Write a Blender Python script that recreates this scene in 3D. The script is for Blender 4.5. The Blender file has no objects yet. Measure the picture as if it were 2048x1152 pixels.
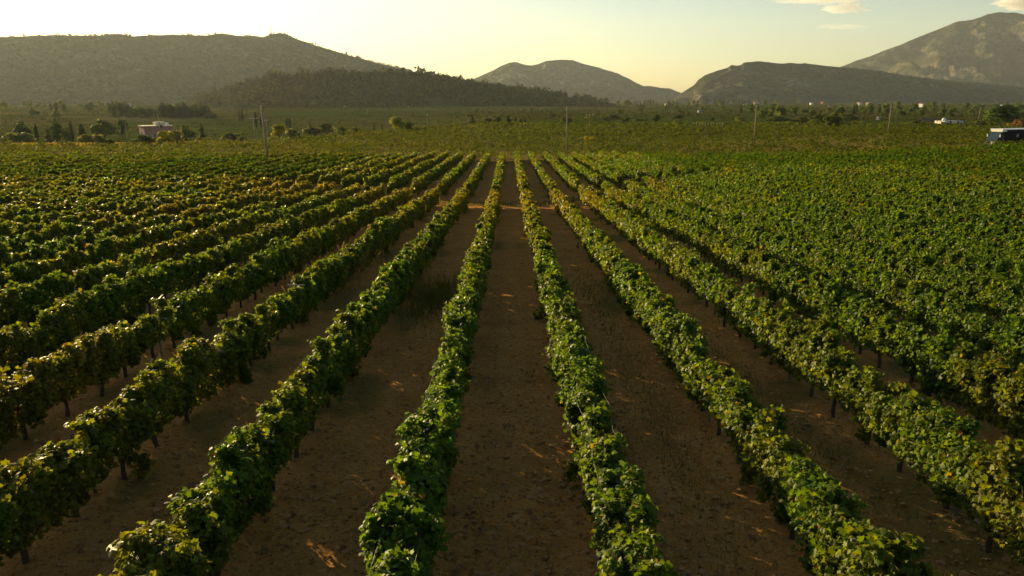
import bpy, math, random
import numpy as np
from mathutils import Vector, Matrix

S = bpy.context.scene
COL = S.collection
R = math.radians
rng = np.random.default_rng(7)
random.seed(7)

# ------------------------------------------------------------------ camera, sky, sun, exposure
CAM_Z = 5.15
FPX = 1480.0                      # focal length in pixels of a 2048 px wide frame
PITCH = math.atan((576 - 200) / FPX)
cd = bpy.data.cameras.new("camera")
cd.sensor_width = 36.0
cd.lens = FPX / 2048 * 36.0
cd.clip_start = 0.1
cd.clip_end = 60000
cam = bpy.data.objects.new("camera", cd)
COL.objects.link(cam)
cam.location = (0, 0, CAM_Z)
YAW = math.atan(6 / FPX)
cam.rotation_euler = (math.pi / 2 - PITCH, 0, -YAW)
S.camera = cam
CAMM = cam.rotation_euler.to_matrix()

SUN_AZ = R(-40)                   # from +y, positive to the right
SUN_EL = R(10)
world = bpy.data.worlds.new("World")
S.world = world
world.use_nodes = True
wt = world.node_tree
wt.nodes.clear()
wo = wt.nodes.new("ShaderNodeOutputWorld")
wb = wt.nodes.new("ShaderNodeBackground")
sky = wt.nodes.new("ShaderNodeTexSky")
sky.sky_type = 'NISHITA'
sky.sun_disc = False
sky.sun_elevation = SUN_EL
sky.sun_rotation = SUN_AZ
sky.altitude = 200
sky.air_density = 1.1
sky.dust_density = 0.9
sky.ozone_density = 1.0
wm = wt.nodes.new("ShaderNodeMix")
wm.data_type = 'RGBA'
wm.blend_type = 'MULTIPLY'
wm.inputs[0].default_value = 1.0
wm.inputs[7].default_value = (0.86, 0.91, 0.96, 1)
wt.links.new(sky.outputs[0], wm.inputs[6])
wt.links.new(wm.outputs[2], wb.inputs[0])
wb.inputs[1].default_value = 0.040
wt.links.new(wb.outputs[0], wo.inputs[0])

sl = bpy.data.lights.new("sun", 'SUN')
sl.energy = 3.2
sl.angle = R(0.5)
sl.color = (1.0, 0.76, 0.38)
sun = bpy.data.objects.new("sun", sl)
COL.objects.link(sun)
SUN_DIR = Vector((math.sin(SUN_AZ) * math.cos(SUN_EL), math.cos(SUN_AZ) * math.cos(SUN_EL), math.sin(SUN_EL)))
sun.rotation_euler = SUN_DIR.to_track_quat('Z', 'Y').to_euler()
sun.location = (0, 0, 50)

S.view_settings.view_transform = 'Standard'
S.view_settings.look = 'None'
S.view_settings.gamma = 1.0
S.view_settings.exposure = 1.95
S.render.engine = 'CYCLES'
S.cycles.max_bounces = 6
S.cycles.diffuse_bounces = 4
S.cycles.glossy_bounces = 2
S.cycles.transmission_bounces = 4
S.cycles.transparent_max_bounces = 8
S.cycles.volume_bounces = 1
S.cycles.use_denoising = True
S.cycles.denoiser = 'OPENIMAGEDENOISE'
S.cycles.denoising_input_passes = 'RGB_ALBEDO_NORMAL'
S.cycles.denoising_prefilter = 'ACCURATE'
S.cycles.sample_clamp_indirect = 2.0


# ------------------------------------------------------------------ small helpers
def tag(o, label=None, cat=None, group=None, kind=None):
    if label: o['label'] = label
    if cat: o['category'] = cat
    if group: o['group'] = group
    if kind: o['kind'] = kind
    return o


def empty(name, loc=(0, 0, 0), rz=0.0):
    o = bpy.data.objects.new(name, None)
    o.empty_display_size = 0.2
    COL.objects.link(o)
    o.location = loc
    o.rotation_euler = (0, 0, rz)
    return o


def np_mesh(name, V, F, mat=None, col=None, smooth=False):
    """V (n,3); F (m,k) index array with constant k; col (n,3) colour per vertex"""
    V = np.asarray(V, np.float32)
    F = np.asarray(F, np.int32)
    me = bpy.data.meshes.new(name)
    m, k = F.shape
    me.vertices.add(len(V))
    me.vertices.foreach_set("co", V.ravel())
    me.loops.add(m * k)
    me.loops.foreach_set("vertex_index", F.ravel())
    me.polygons.add(m)
    me.polygons.foreach_set("loop_start", np.arange(0, m * k, k, dtype=np.int32))
    me.polygons.foreach_set("loop_total", np.full(m, k, np.int32))
    if smooth:
        me.polygons.foreach_set("use_smooth", np.ones(m, bool))
    if col is not None:
        a = me.attributes.new("tint", 'FLOAT_COLOR', 'POINT')
        c = np.ones((len(V), 4), np.float32)
        c[:, :3] = col
        a.data.foreach_set("color", c.ravel())
    me.update(calc_edges=True)
    if mat: me.materials.append(mat)
    return me


def link(name, me, parent=None, loc=(0, 0, 0)):
    o = bpy.data.objects.new(name, me)
    COL.objects.link(o)
    o.location = loc
    if parent is not None: o.parent = parent
    return o


class MB:
    """collects boxes, tubes, prisms; builds ONE mesh object"""
    def __init__(self):
        self.v, self.f = [], []

    def add(self, v, f):
        n = len(self.v)
        self.v += [tuple(p) for p in v]
        self.f += [tuple(n + i for i in q) for q in f]
        return self

    def box(self, x0, x1, y0, y1, z0, z1):
        v = [(x, y, z) for z in (z0, z1) for y in (y0, y1) for x in (x0, x1)]
        return self.add(v, [(0, 2, 3, 1), (4, 5, 7, 6), (0, 1, 5, 4), (2, 6, 7, 3), (0, 4, 6, 2), (1, 3, 7, 5)])

    def tube(self, pts, rad, seg=8, cap=True):
        pts = [Vector(p) for p in pts]
        if not hasattr(rad, '__len__'): rad = [rad] * len(pts)
        vs, fs = [], []
        for i, p in enumerate(pts):
            d = (pts[min(i + 1, len(pts) - 1)] - pts[max(i - 1, 0)]).normalized()
            a = d.cross(Vector((0.3, 1, 0.1)) if abs(d.z) > 0.8 else Vector((0, 0, 1))).normalized()
            b = d.cross(a)
            for k in range(seg):
                t = 2 * math.pi * k / seg
                vs.append(p + (a * math.cos(t) + b * math.sin(t)) * rad[i])
        for i in range(len(pts) - 1):
            for k in range(seg):
                k2 = (k + 1) % seg
                fs.append((i * seg + k, i * seg + k2, (i + 1) * seg + k2, (i + 1) * seg + k))
        if cap:
            fs.append(tuple(range(seg))[::-1])
            fs.append(tuple((len(pts) - 1) * seg + k for k in range(seg)))
        return self.add(vs, fs)

    def prism(self, prof, y0, y1):
        """profile [(x,z)] extruded along y"""
        n = len(prof)
        v = [(x, y0, z) for x, z in prof] + [(x, y1, z) for x, z in prof]
        f = [tuple(range(n)), tuple(range(2 * n - 1, n - 1, -1))]
        for i in range(n):
            j = (i + 1) % n
            f.append((i, n + i, n + j, j))
        return self.add(v, f)

    def build(self, name, mat, parent=None, smooth=False, bevel=0.0, loc=(0, 0, 0)):
        me = bpy.data.meshes.new(name)
        me.from_pydata([tuple(p) for p in self.v], [], self.f)
        me.materials.append(mat)
        if smooth:
            for p in me.polygons: p.use_smooth = True
        me.update()
        o = link(name, me, parent, loc)
        if bevel:
            m = o.modifiers.new("bevel", 'BEVEL')
            m.width = bevel
            m.segments = 2
        return o


def copy_tree(o, parent=None):
    c = o.copy()
    COL.objects.link(c)
    if parent is not None: c.parent = parent
    for ch in list(o.children):
        copy_tree(ch, c)
    return c


def sstep(t):
    t = np.clip(t, 0, 1)
    return t * t * (3 - 2 * t)


def _hash(ix, iy, iz, seed):
    h = (ix.astype(np.int64) * 374761393 + iy.astype(np.int64) * 668265263 + iz.astype(np.int64) * 2147483647 + seed * 974711) & 0xFFFFFFFF
    h = ((h ^ (h >> 13)) * 1274126177) & 0xFFFFFFFF
    h = ((h ^ (h >> 16)) * 2246822519) & 0xFFFFFFFF
    return ((h ^ (h >> 15)) & 0xFFFFFF) / float(0xFFFFFF)


def vnoise(x, y, z=0.0, seed=0):
    x, y, z = np.broadcast_arrays(np.asarray(x, float), np.asarray(y, float), np.asarray(z, float))
    ix, iy, iz = np.floor(x), np.floor(y), np.floor(z)
    fx, fy, fz = x - ix, y - iy, z - iz
    fx, fy, fz = fx * fx * (3 - 2 * fx), fy * fy * (3 - 2 * fy), fz * fz * (3 - 2 * fz)
    out = 0
    flat = not np.any(fz)
    for dz in ((0,) if flat else (0, 1)):
        wz = 1.0 if flat else (fz if dz else 1 - fz)
        a = _hash(ix, iy, iz + dz, seed) * (1 - fx) + _hash(ix + 1, iy, iz + dz, seed) * fx
        b = _hash(ix, iy + 1, iz + dz, seed) * (1 - fx) + _hash(ix + 1, iy + 1, iz + dz, seed) * fx
        out = out + wz * (a * (1 - fy) + b * fy)
    return out * 2 - 1


def fbm(x, y, z=0.0, seed=0, oct=4, gain=0.5):
    o, a, f, n = 0, 1.0, 1.0, 0.0
    for i in range(oct):
        o = o + a * vnoise(np.asarray(x) * f + 17.3 * i, np.asarray(y) * f - 9.1 * i, np.asarray(z) * f, seed + i)
        n += a
        a *= gain
        f *= 2.03
    return o / n


# ------------------------------------------------------------------ terrain
def block_edge(x):
    """where the front vine block ends and the cross track runs"""
    x = np.asarray(x, float)
    return 59 + np.minimum(1.3 * np.maximum(x - 3, 0), 34) + np.minimum(0.6 * np.maximum(-x - 3, 0), 14)


def track_open(x):
    """1 where the cross track lies open, 0 where the vines close over it"""
    x = np.asarray(x, float)
    return (1 - sstep((x - 18) / 14)) * (1 - sstep((-x - 17) / 10))


def crest_edge(x):
    return np.interp(x, [-400, -122, -86, -60, -34, -6, 60], [172, 176, 178, 212, 293, 345, 360])


def gz(x, y):
    x = np.asarray(x, float)
    y = np.asarray(y, float)
    yy = np.maximum(y, -40)
    z = -0.052 * np.minimum(yy, 59) - 0.027 * np.clip(yy - 59, 0, 68) - 0.010 * np.clip(yy - 127, 0, 70)
    z = z + 0.1 * sstep((yy - block_edge(x) - 0.5) / (3.5 + 30 * (1 - track_open(x))))
    z = z + 1.5 * sstep((x - 45) / 50) * sstep((yy - 70) / 60) * (1 - sstep((yy - 190) / 110))
    d = yy - crest_edge(x)
    A = 1 - sstep((x + 70 + 0.10 * (yy - 300)) / 110)
    z = z - 6.5 * A * sstep(d / 75) * (1 - sstep((d - 260) / 420))
    far = sstep((yy - 380) / 400)
    z = z + far * 2.6 * fbm(x / 260, y / 170, seed=3, oct=3) + 0.25 * sstep((yy - 100) / 100) * fbm(x / 40, y / 30, seed=5, oct=2)
    return z


def gz1(x, y):
    return float(gz(np.array([x]), np.array([y]))[0])


def ray(px, py):
    d = CAMM @ Vector(((px - 1024) / FPX, -(py - 576) / FPX, -1.0))
    return d


def at(px, D):
    """world x of picture column px at distance D along y (near the horizon)"""
    d = ray(px, 240)
    return D * d.x / d.y


def hit(px, py, lift=0.0):
    """point of the terrain (raised by lift) seen at picture pixel px, py"""
    d = ray(px, py)
    t0, t = 1.0, 1.0
    while t < 9000:
        x, y, z = t * d.x, t * d.y, CAM_Z + t * d.z
        if z < gz1(x, y) + lift:
            break
        t0 = t
        t *= 1.01
    return t * d.x, t * d.y


# ------------------------------------------------------------------ materials
def new_mat(name):
    m = bpy.data.materials.new(name)
    m.use_nodes = True
    nt = m.node_tree
    nt.nodes.clear()
    out = nt.nodes.new("ShaderNodeOutputMaterial")
    return m, nt, out


def nd(nt, typ, **kw):
    n = nt.nodes.new(typ)
    for k, v in kw.items():
        setattr(n, k, v)
    return n


def mixrgb(nt, a, b, fac, mode='MIX'):
    n = nt.nodes.new("ShaderNodeMix")
    n.data_type = 'RGBA'
    n.blend_type = mode
    for sock, v in ((6, a), (7, b), (0, fac)):
        if hasattr(v, 'is_output') or isinstance(v, bpy.types.NodeSocket):
            nt.links.new(v, n.inputs[sock])
        elif isinstance(v, (tuple, list)):
            n.inputs[sock].default_value = (*v[:3], 1)
        else:
            n.inputs[sock].default_value = v
    return n.outputs[2]


def noise_fac(nt, scale, detail=5, rough=0.6, lo=0.35, hi=0.65, vec=None):
    if vec is None:
        tc = nt.nodes.new("ShaderNodeTexCoord")
        vec = tc.outputs['Object']
    n = nt.nodes.new("ShaderNodeTexNoise")
    n.inputs['Scale'].default_value = scale
    n.inputs['Detail'].default_value = detail
    n.inputs['Roughness'].default_value = rough
    nt.links.new(vec, n.inputs['Vector'])
    r = nt.nodes.new("ShaderNodeMapRange")
    r.inputs[1].default_value = lo
    r.inputs[2].default_value = hi
    nt.links.new(n.outputs[0], r.inputs[0])
    return r.outputs[0]


def plain(name, col, rough=0.7, metal=0.0, var=0.25, scale=3.0, spec=0.3, col2=None):
    m, nt, out = new_mat(name)
    p = nd(nt, "ShaderNodeBsdfPrincipled")
    p.inputs['Roughness'].default_value = rough
    p.inputs['Metallic'].default_value = metal
    p.inputs['Specular IOR Level'].default_value = spec
    f = noise_fac(nt, scale)
    c2 = col2 or tuple(c * (1 - var) for c in col)
    nt.links.new(mixrgb(nt, col, c2, f), p.inputs['Base Color'])
    nt.links.new(p.outputs[0], out.inputs[0])
    return m


def leaf_mat(name, rough=0.42, trans=0.34, spec=0.5, gain=(1, 1, 1), tcol=(1.5, 1.35, 0.35), objrand=False):
    """leaf blade: diffuse + light coming through the blade + a waxy sheen; colour per leaf from the tint attribute"""
    m, nt, out = new_mat(name)
    at_ = nd(nt, "ShaderNodeAttribute", attribute_name="tint")
    c = mixrgb(nt, at_.outputs[0], gain, 1.0, 'MULTIPLY')
    if objrand:
        oi = nt.nodes.new("ShaderNodeObjectInfo")
        cr = nt.nodes.new("ShaderNodeValToRGB")
        cr.color_ramp.elements[0].color = (0.75, 0.85, 0.9, 1)
        cr.color_ramp.elements[1].color = (1.35, 1.1, 0.85, 1)
        nt.links.new(oi.outputs['Random'], cr.inputs[0])
        c = mixrgb(nt, c, cr.outputs[0], 1.0, 'MULTIPLY')
    p = nd(nt, "ShaderNodeBsdfPrincipled")
    p.inputs['Roughness'].default_value = rough
    p.inputs['Specular IOR Level'].default_value = spec
    p.inputs['Specular Tint'].default_value = (1.0, 0.90, 0.48, 1)
    nt.links.new(c, p.inputs['Base Color'])
    tr = nd(nt, "ShaderNodeBsdfTranslucent")
    nt.links.new(mixrgb(nt, c, tcol, 1.0, 'MULTIPLY'), tr.inputs[0])
    mx = nd(nt, "ShaderNodeMixShader")
    mx.inputs[0].default_value = trans
    nt.links.new(p.outputs[0], mx.inputs[1])
    nt.links.new(tr.outputs[0], mx.inputs[2])
    nt.links.new(mx.outputs[0], out.inputs[0])
    return m


M_VINE = leaf_mat("vine_leaf", rough=0.52, trans=0.52, spec=0.28, tcol=(2.1, 1.7, 0.25))
M_FARVINE = leaf_mat("far_vine_leaf", rough=0.7, trans=0.45, spec=0.04)
M_TREE = leaf_mat("tree_leaf", gain=(1.7, 1.7, 1.4), rough=0.6, trans=0.42, spec=0.06, objrand=True)
M_WOODS = leaf_mat("woods_leaf", rough=0.7, trans=0.25, spec=0.0)
M_GRASS = leaf_mat("grass_blade", gain=(1.5, 1.5, 1.4), rough=0.6, trans=0.45, spec=0.1)
M_BARK = plain("bark", (0.10, 0.07, 0.045), 0.9, scale=9, var=0.5)
M_POLE = plain("weathered_pole", (0.34, 0.24, 0.145), 0.85, scale=2.0, var=0.45)
M_STEEL = plain("galvanised_steel", (0.25, 0.235, 0.20), 0.6, metal=0.3, scale=12)
M_WIRE = plain("wire", (0.26, 0.23, 0.17), 0.5, metal=0.3)
M_WHITE = plain("white_wall", (0.78, 0.74, 0.68), 0.8, var=0.12, scale=0.6)
M_PINK = plain("pink_render", (0.40, 0.19, 0.13), 0.85, var=0.18, scale=0.4)
M_CREAM = plain("cream_render", (0.72, 0.58, 0.42), 0.85, var=0.15, scale=0.4)
M_ROOFBROWN = plain("brown_sheet_roof", (0.13, 0.075, 0.05), 0.8, var=0.4, scale=1.2)
M_TILE = plain("red_tile", (0.38, 0.14, 0.08), 0.85, var=0.35, scale=1.0)
M_DARK = plain("dark_opening", (0.02, 0.02, 0.022), 0.25, spec=0.5)
M_CONCRETE = plain("concrete", (0.34, 0.33, 0.32), 0.9, var=0.25, scale=0.5)
M_BLACKPAINT = plain("dark_vehicle_paint", (0.008, 0.008, 0.009), 0.8, spec=0.1)
M_WHITEPAINT = plain("white_vehicle_paint", (0.78, 0.77, 0.74), 0.35, var=0.08, spec=0.5)
M_BLUEGLASS = plain("tinted_windscreen", (0.03, 0.05, 0.06), 0.12, spec=0.8, var=0.15)
M_RUBBER = plain("tyre_rubber", (0.02, 0.02, 0.02), 0.85)
M_CERAMIC = plain("white_ceramic", (0.85, 0.85, 0.83), 0.25, var=0.05, spec=0.6)
M_TROUGH = plain("pale_tank", (0.75, 0.72, 0.66), 0.6, var=0.1)


def ground_mat():
    m, nt, out = new_mat("farmland")
    tc = nt.nodes.new("ShaderNodeTexCoord")
    P = tc.outputs['Object']
    at_ = nd(nt, "ShaderNodeAttribute", attribute_name="tint")
    sep = nt.nodes.new("ShaderNodeSeparateColor")
    nt.links.new(at_.outputs[0], sep.inputs[0])     # r: vineyard soil, g: dry grass, b: weeds, far out also painted shade between vines
    # bare soil
    soil = mixrgb(nt, (0.56, 0.275, 0.070), (0.40, 0.19, 0.046), noise_fac(nt, 0.9, 6, 0.65, 0.35, 0.65))
    soil = mixrgb(nt, soil, (0.56, 0.33, 0.13), noise_fac(nt, 7.0, 6, 0.75, 0.50, 0.68))
    soil = mixrgb(nt, soil, (0.15, 0.068, 0.022), noise_fac(nt, 13.0, 5, 0.7, 0.53, 0.68))
    # fields beyond
    mp = nt.nodes.new("ShaderNodeMapping")
    mp.inputs['Scale'].default_value = (0.006, 0.011, 0.0)
    nt.links.new(P, mp.inputs[0])
    vo = nt.nodes.new("ShaderNodeTexVoronoi")
    vo.inputs['Scale'].default_value = 1.0
    nt.links.new(mp.outputs[0], vo.inputs['Vector'])
    cr = nt.nodes.new("ShaderNodeValToRGB")
    sp = nt.nodes.new("ShaderNodeSeparateColor")
    nt.links.new(vo.outputs['Color'], sp.inputs[0])
    nt.links.new(sp.outputs[0], cr.inputs[0])
    el = cr.color_ramp.elements
    el[0].color = (0.052, 0.068, 0.013, 1)
    el[1].color = (0.14, 0.105, 0.04, 1)
    for pos, c in ((0.25, (0.070, 0.085, 0.016)), (0.5, (0.080, 0.084, 0.019)), (0.72, (0.056, 0.072, 0.014)), (0.88, (0.11, 0.092, 0.028))):
        e = el.new(pos)
        e.color = (*c, 1)
    cr.color_ramp.interpolation = 'CONSTANT'
    field = mixrgb(nt, cr.outputs[0], (0.04, 0.05, 0.013), noise_fac(nt, 0.03, 6, 0.7, 0.45, 0.7))
    mp2 = nt.nodes.new("ShaderNodeMapping")
    mp2.inputs['Scale'].default_value = (0.01, 0.12, 0.0)
    nt.links.new(P, mp2.inputs[0])
    field = mixrgb(nt, field, (0.035, 0.042, 0.015), noise_fac(nt, 1.0, 4, 0.6, 0.55, 0.75, mp2.outputs[0]))
    base = mixrgb(nt, field, soil, sep.outputs[0])
    dry = mixrgb(nt, (0.30, 0.22, 0.095), (0.20, 0.15, 0.06), noise_fac(nt, 0.8, 5, 0.7))
    base = mixrgb(nt, base, dry, sep.outputs[1])
    weed_shade = mixrgb(nt, (0.20, 0.16, 0.05), (0.10, 0.105, 0.028), noise_fac(nt, 5.0, 5, 0.7))
    base = mixrgb(nt, base, weed_shade, sep.outputs[2])
    p = nd(nt, "ShaderNodeBsdfPrincipled")
    p.inputs['Roughness'].default_value = 0.95
    p.inputs['Specular IOR Level'].default_value = 0.0
    nt.links.new(base, p.inputs['Base Color'])
    n = nt.nodes.new("ShaderNodeTexNoise")
    n.inputs['Scale'].default_value = 14
    n.inputs['Detail'].default_value = 8
    n.inputs['Roughness'].default_value = 0.7
    nt.links.new(P, n.inputs['Vector'])
    b = nt.nodes.new("ShaderNodeBump")
    b.inputs['Strength'].default_value = 1.0
    b.inputs['Distance'].default_value = 0.09
    nt.links.new(n.outputs[0], b.inputs['Height'])
    nt.links.new(b.outputs[0], p.inputs['Normal'])
    nt.links.new(p.outputs[0], out.inputs[0])
    return m


def hill_mat(name, scrub, scrub2, rock, rock_lo, rock_hi, s=0.01):
    m, nt, out = new_mat(name)
    tc = nt.nodes.new("ShaderNodeTexCoord")
    P = tc.outputs['Object']
    c = mixrgb(nt, scrub, scrub2, noise_fac(nt, s, 8, 0.7, 0.35, 0.65))
    mp = nt.nodes.new("ShaderNodeMapping")
    mp.inputs['Scale'].default_value = (1, 1, 3.0)
    nt.links.new(P, mp.inputs[0])
    rk0 = noise_fac(nt, s * 1.8, 9, 0.74, rock_lo - 0.06, rock_hi - 0.04, mp.outputs[0])
    spurm = nd(nt, "ShaderNodeAttribute", attribute_name="tint")
    ss = nt.nodes.new("ShaderNodeSeparateColor")
    nt.links.new(spurm.outputs[0], ss.inputs[0])
    rka = nd(nt, "ShaderNodeMath", operation='MULTIPLY_ADD', use_clamp=True)
    nt.links.new(rk0, rka.inputs[0])
    rka.inputs[1].default_value = 0.75
    nt.links.new(ss.outputs[0], rka.inputs[2])
    rkb = nd(nt, "ShaderNodeMath", operation='ADD', use_clamp=True)
    nt.links.new(rka.outputs[0], rkb.inputs[0])
    nt.links.new(ss.outputs[1], rkb.inputs[1])
    rk = rkb.outputs[0]
    ge = nt.nodes.new("ShaderNodeNewGeometry")
    sx = nt.nodes.new("ShaderNodeSeparateXYZ")
    nt.links.new(ge.outputs['True Normal'], sx.inputs[0])
    st = nt.nodes.new("ShaderNodeMapRange")
    st.inputs[1].default_value = 0.95
    st.inputs[2].default_value = 0.62
    nt.links.new(sx.outputs[2], st.inputs[0])
    mul = nd(nt, "ShaderNodeMath", operation='MULTIPLY')
    nt.links.new(rk, mul.inputs[0])
    nt.links.new(st.outputs[0], mul.inputs[1])
    ad = nd(nt, "ShaderNodeMath", operation='ADD', use_clamp=True)
    nt.links.new(mul.outputs[0], ad.inputs[0])
    ml2 = nd(nt, "ShaderNodeMath", operation='MULTIPLY')
    nt.links.new(rk, ml2.inputs[0])
    ml2.inputs[1].default_value = 0.35
    nt.links.new(ml2.outputs[0], ad.inputs[1])
    c = mixrgb(nt, c, rock, ad.outputs[0])
    c = mixrgb(nt, c, tuple(v * 0.45 for v in scrub), noise_fac(nt, s * 7, 4, 0.7, 0.5, 0.62))
    p = nd(nt, "ShaderNodeBsdfPrincipled")
    p.inputs['Roughness'].default_value = 0.95
    p.inputs['Specular IOR Level'].default_value = 0.0
    nt.links.new(c, p.inputs['Base Color'])
    n = nt.nodes.new("ShaderNodeTexNoise")
    n.inputs['Scale'].default_value = s * 4
    n.inputs['Detail'].default_value = 8
    n.inputs['Roughness'].default_value = 0.65
    nt.links.new(P, n.inputs['Vector'])
    b = nt.nodes.new("ShaderNodeBump")
    b.inputs['Strength'].default_value = 1.0
    b.inputs['Distance'].default_value = 0.12 / s
    nt.links.new(n.outputs[0], b.inputs['Height'])
    nt.links.new(b.outputs[0], p.inputs['Normal'])
    nt.links.new(p.outputs[0], out.inputs[0])
    return m


# ------------------------------------------------------------------ ground sheet
ROW_S = 2.4
ROW_X0 = 1.28       # centre of the first row right of the alley (left one is at ROW_X0 - ROW_S)


def row_x(k):
    """k = 1, 2, ... right of the central alley; k = -1, -2, ... left of it"""
    return ROW_X0 + (k - 1) * ROW_S if k > 0 else ROW_X0 - ROW_S + (k + 1) * ROW_S


def soil_detail(x, y):
    """clods, tyre ruts and the low ridge under each vine row; fades with distance"""
    fade = 1 - sstep((np.hypot(x, y) - 35) / 25)
    ph = (x - ROW_X0) / ROW_S
    u = ph - np.round(ph)                          # -.5 .. .5, 0 at a row
    ridge = 0.07 * np.exp(-(u / 0.13) ** 2)
    rut = -0.045 * (np.exp(-((np.abs(u) - 0.30) / 0.055) ** 2)) * (0.6 + 0.4 * vnoise(x * 0.5, y * 1.7, seed=21))
    tread = 0.014 * np.sin(y * 2 * math.pi / 0.22 + 4 * np.abs(u)) * np.exp(-((np.abs(u) - 0.30) / 0.05) ** 2)
    clod = 0.034 * fbm(x * 2.6, y * 2.6, seed=11, oct=3) + 0.034 * np.maximum(fbm(x * 9, y * 9, seed=15, oct=2), 0.05)
    return (ridge + rut + tread + clod) * fade


def axis_x():
    a = list(np.arange(0, 13.0, 0.085))
    st = 0.085
    while a[-1] < 9300:
        st *= 1.055
        a.append(a[-1] + min(st, 220))
    a = np.array(a)
    return np.concatenate([-a[:0:-1], a])


def axis_y():
    a = [-500, -300, -180, -100, -60, -40, -28, -20, -14, -9, -6, -3.5, -1.5, 0, 1.2, 2.2]
    st = 0.075
    a.append(2.6)
    while a[-1] < 9600:
        if a[-1] > 16: st *= 1.011 if a[-1] < 500 else 1.03
        a.append(a[-1] + min(st, 200))
    return np.array(a, float)


gx, gy = axis_x(), axis_y()
X, Y = np.meshgrid(gx, gy)
Zg = gz(X, Y) + soil_detail(X, Y)
nx, ny = len(gx), len(gy)
print("ground grid", nx, ny)
idx = np.arange(nx * ny).reshape(ny, nx)
F = np.stack([idx[:-1, :-1], idx[:-1, 1:], idx[1:, 1:], idx[1:, :-1]], -1).reshape(-1, 4)
mask = np.zeros((ny, nx, 3), np.float32)
crest = crest_edge(X)
mask[..., 0] = 1 - sstep((Y - np.minimum(crest, 330) + 6) / 14)
dg_ = np.zeros_like(X)
be = block_edge(X)
dg_ = np.maximum(dg_, track_open(X) * 0.3 * np.exp(-((Y - be - 1.2) / 1.6) ** 2) * (0.6 + 0.4 * fbm(X, Y, seed=31)))
dg_ = np.maximum(dg_, 0.6 * np.exp(-((Y - crest - 6) / 5.0) ** 2) * sstep((-X - 72) / 12) * sstep((X + 125) / 12))
mask[..., 1] = np.clip(dg_, 0, 1)
ph = (X - ROW_X0) / ROW_S
u = np.abs(ph - np.round(ph))
wd = sstep((fbm(X * 0.55, Y * 0.35, seed=41) - 0.12) / 0.3) * 0.75 * (1 - sstep((u - 0.2) / 0.25) * 0.75)
wd = np.maximum(wd, 0.8 * np.exp(-(((X + 2.35) / 0.7) ** 2 + ((Y - 24) / 2.5) ** 2)))
mask[..., 2] = np.maximum(wd * (1 - sstep((Y - 60) / 20)), 0.8 * sstep((Y - 100) / 25) * (1 - sstep((Y - crest) / 10)))  # far term: weed tone also darkens gaps between distant vines as painted shade
M_GROUND = ground_mat()
me = np_mesh("ground", np.stack([X, Y, Zg], -1).reshape(-1, 3), F, M_GROUND, mask.reshape(-1, 3), smooth=True)
tag(link("ground", me), "brown vineyard soil in the alleys running out into the green farmed plain", "ground", kind='structure')


def surf(x, y):
    return gz(x, y) + soil_detail(np.asarray(x, float), np.asarray(y, float))


# ------------------------------------------------------------------ hills and mountains
def z_at(py, D):
    d = ray(1024, py)
    return CAM_Z + D * d.z / d.y


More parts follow.
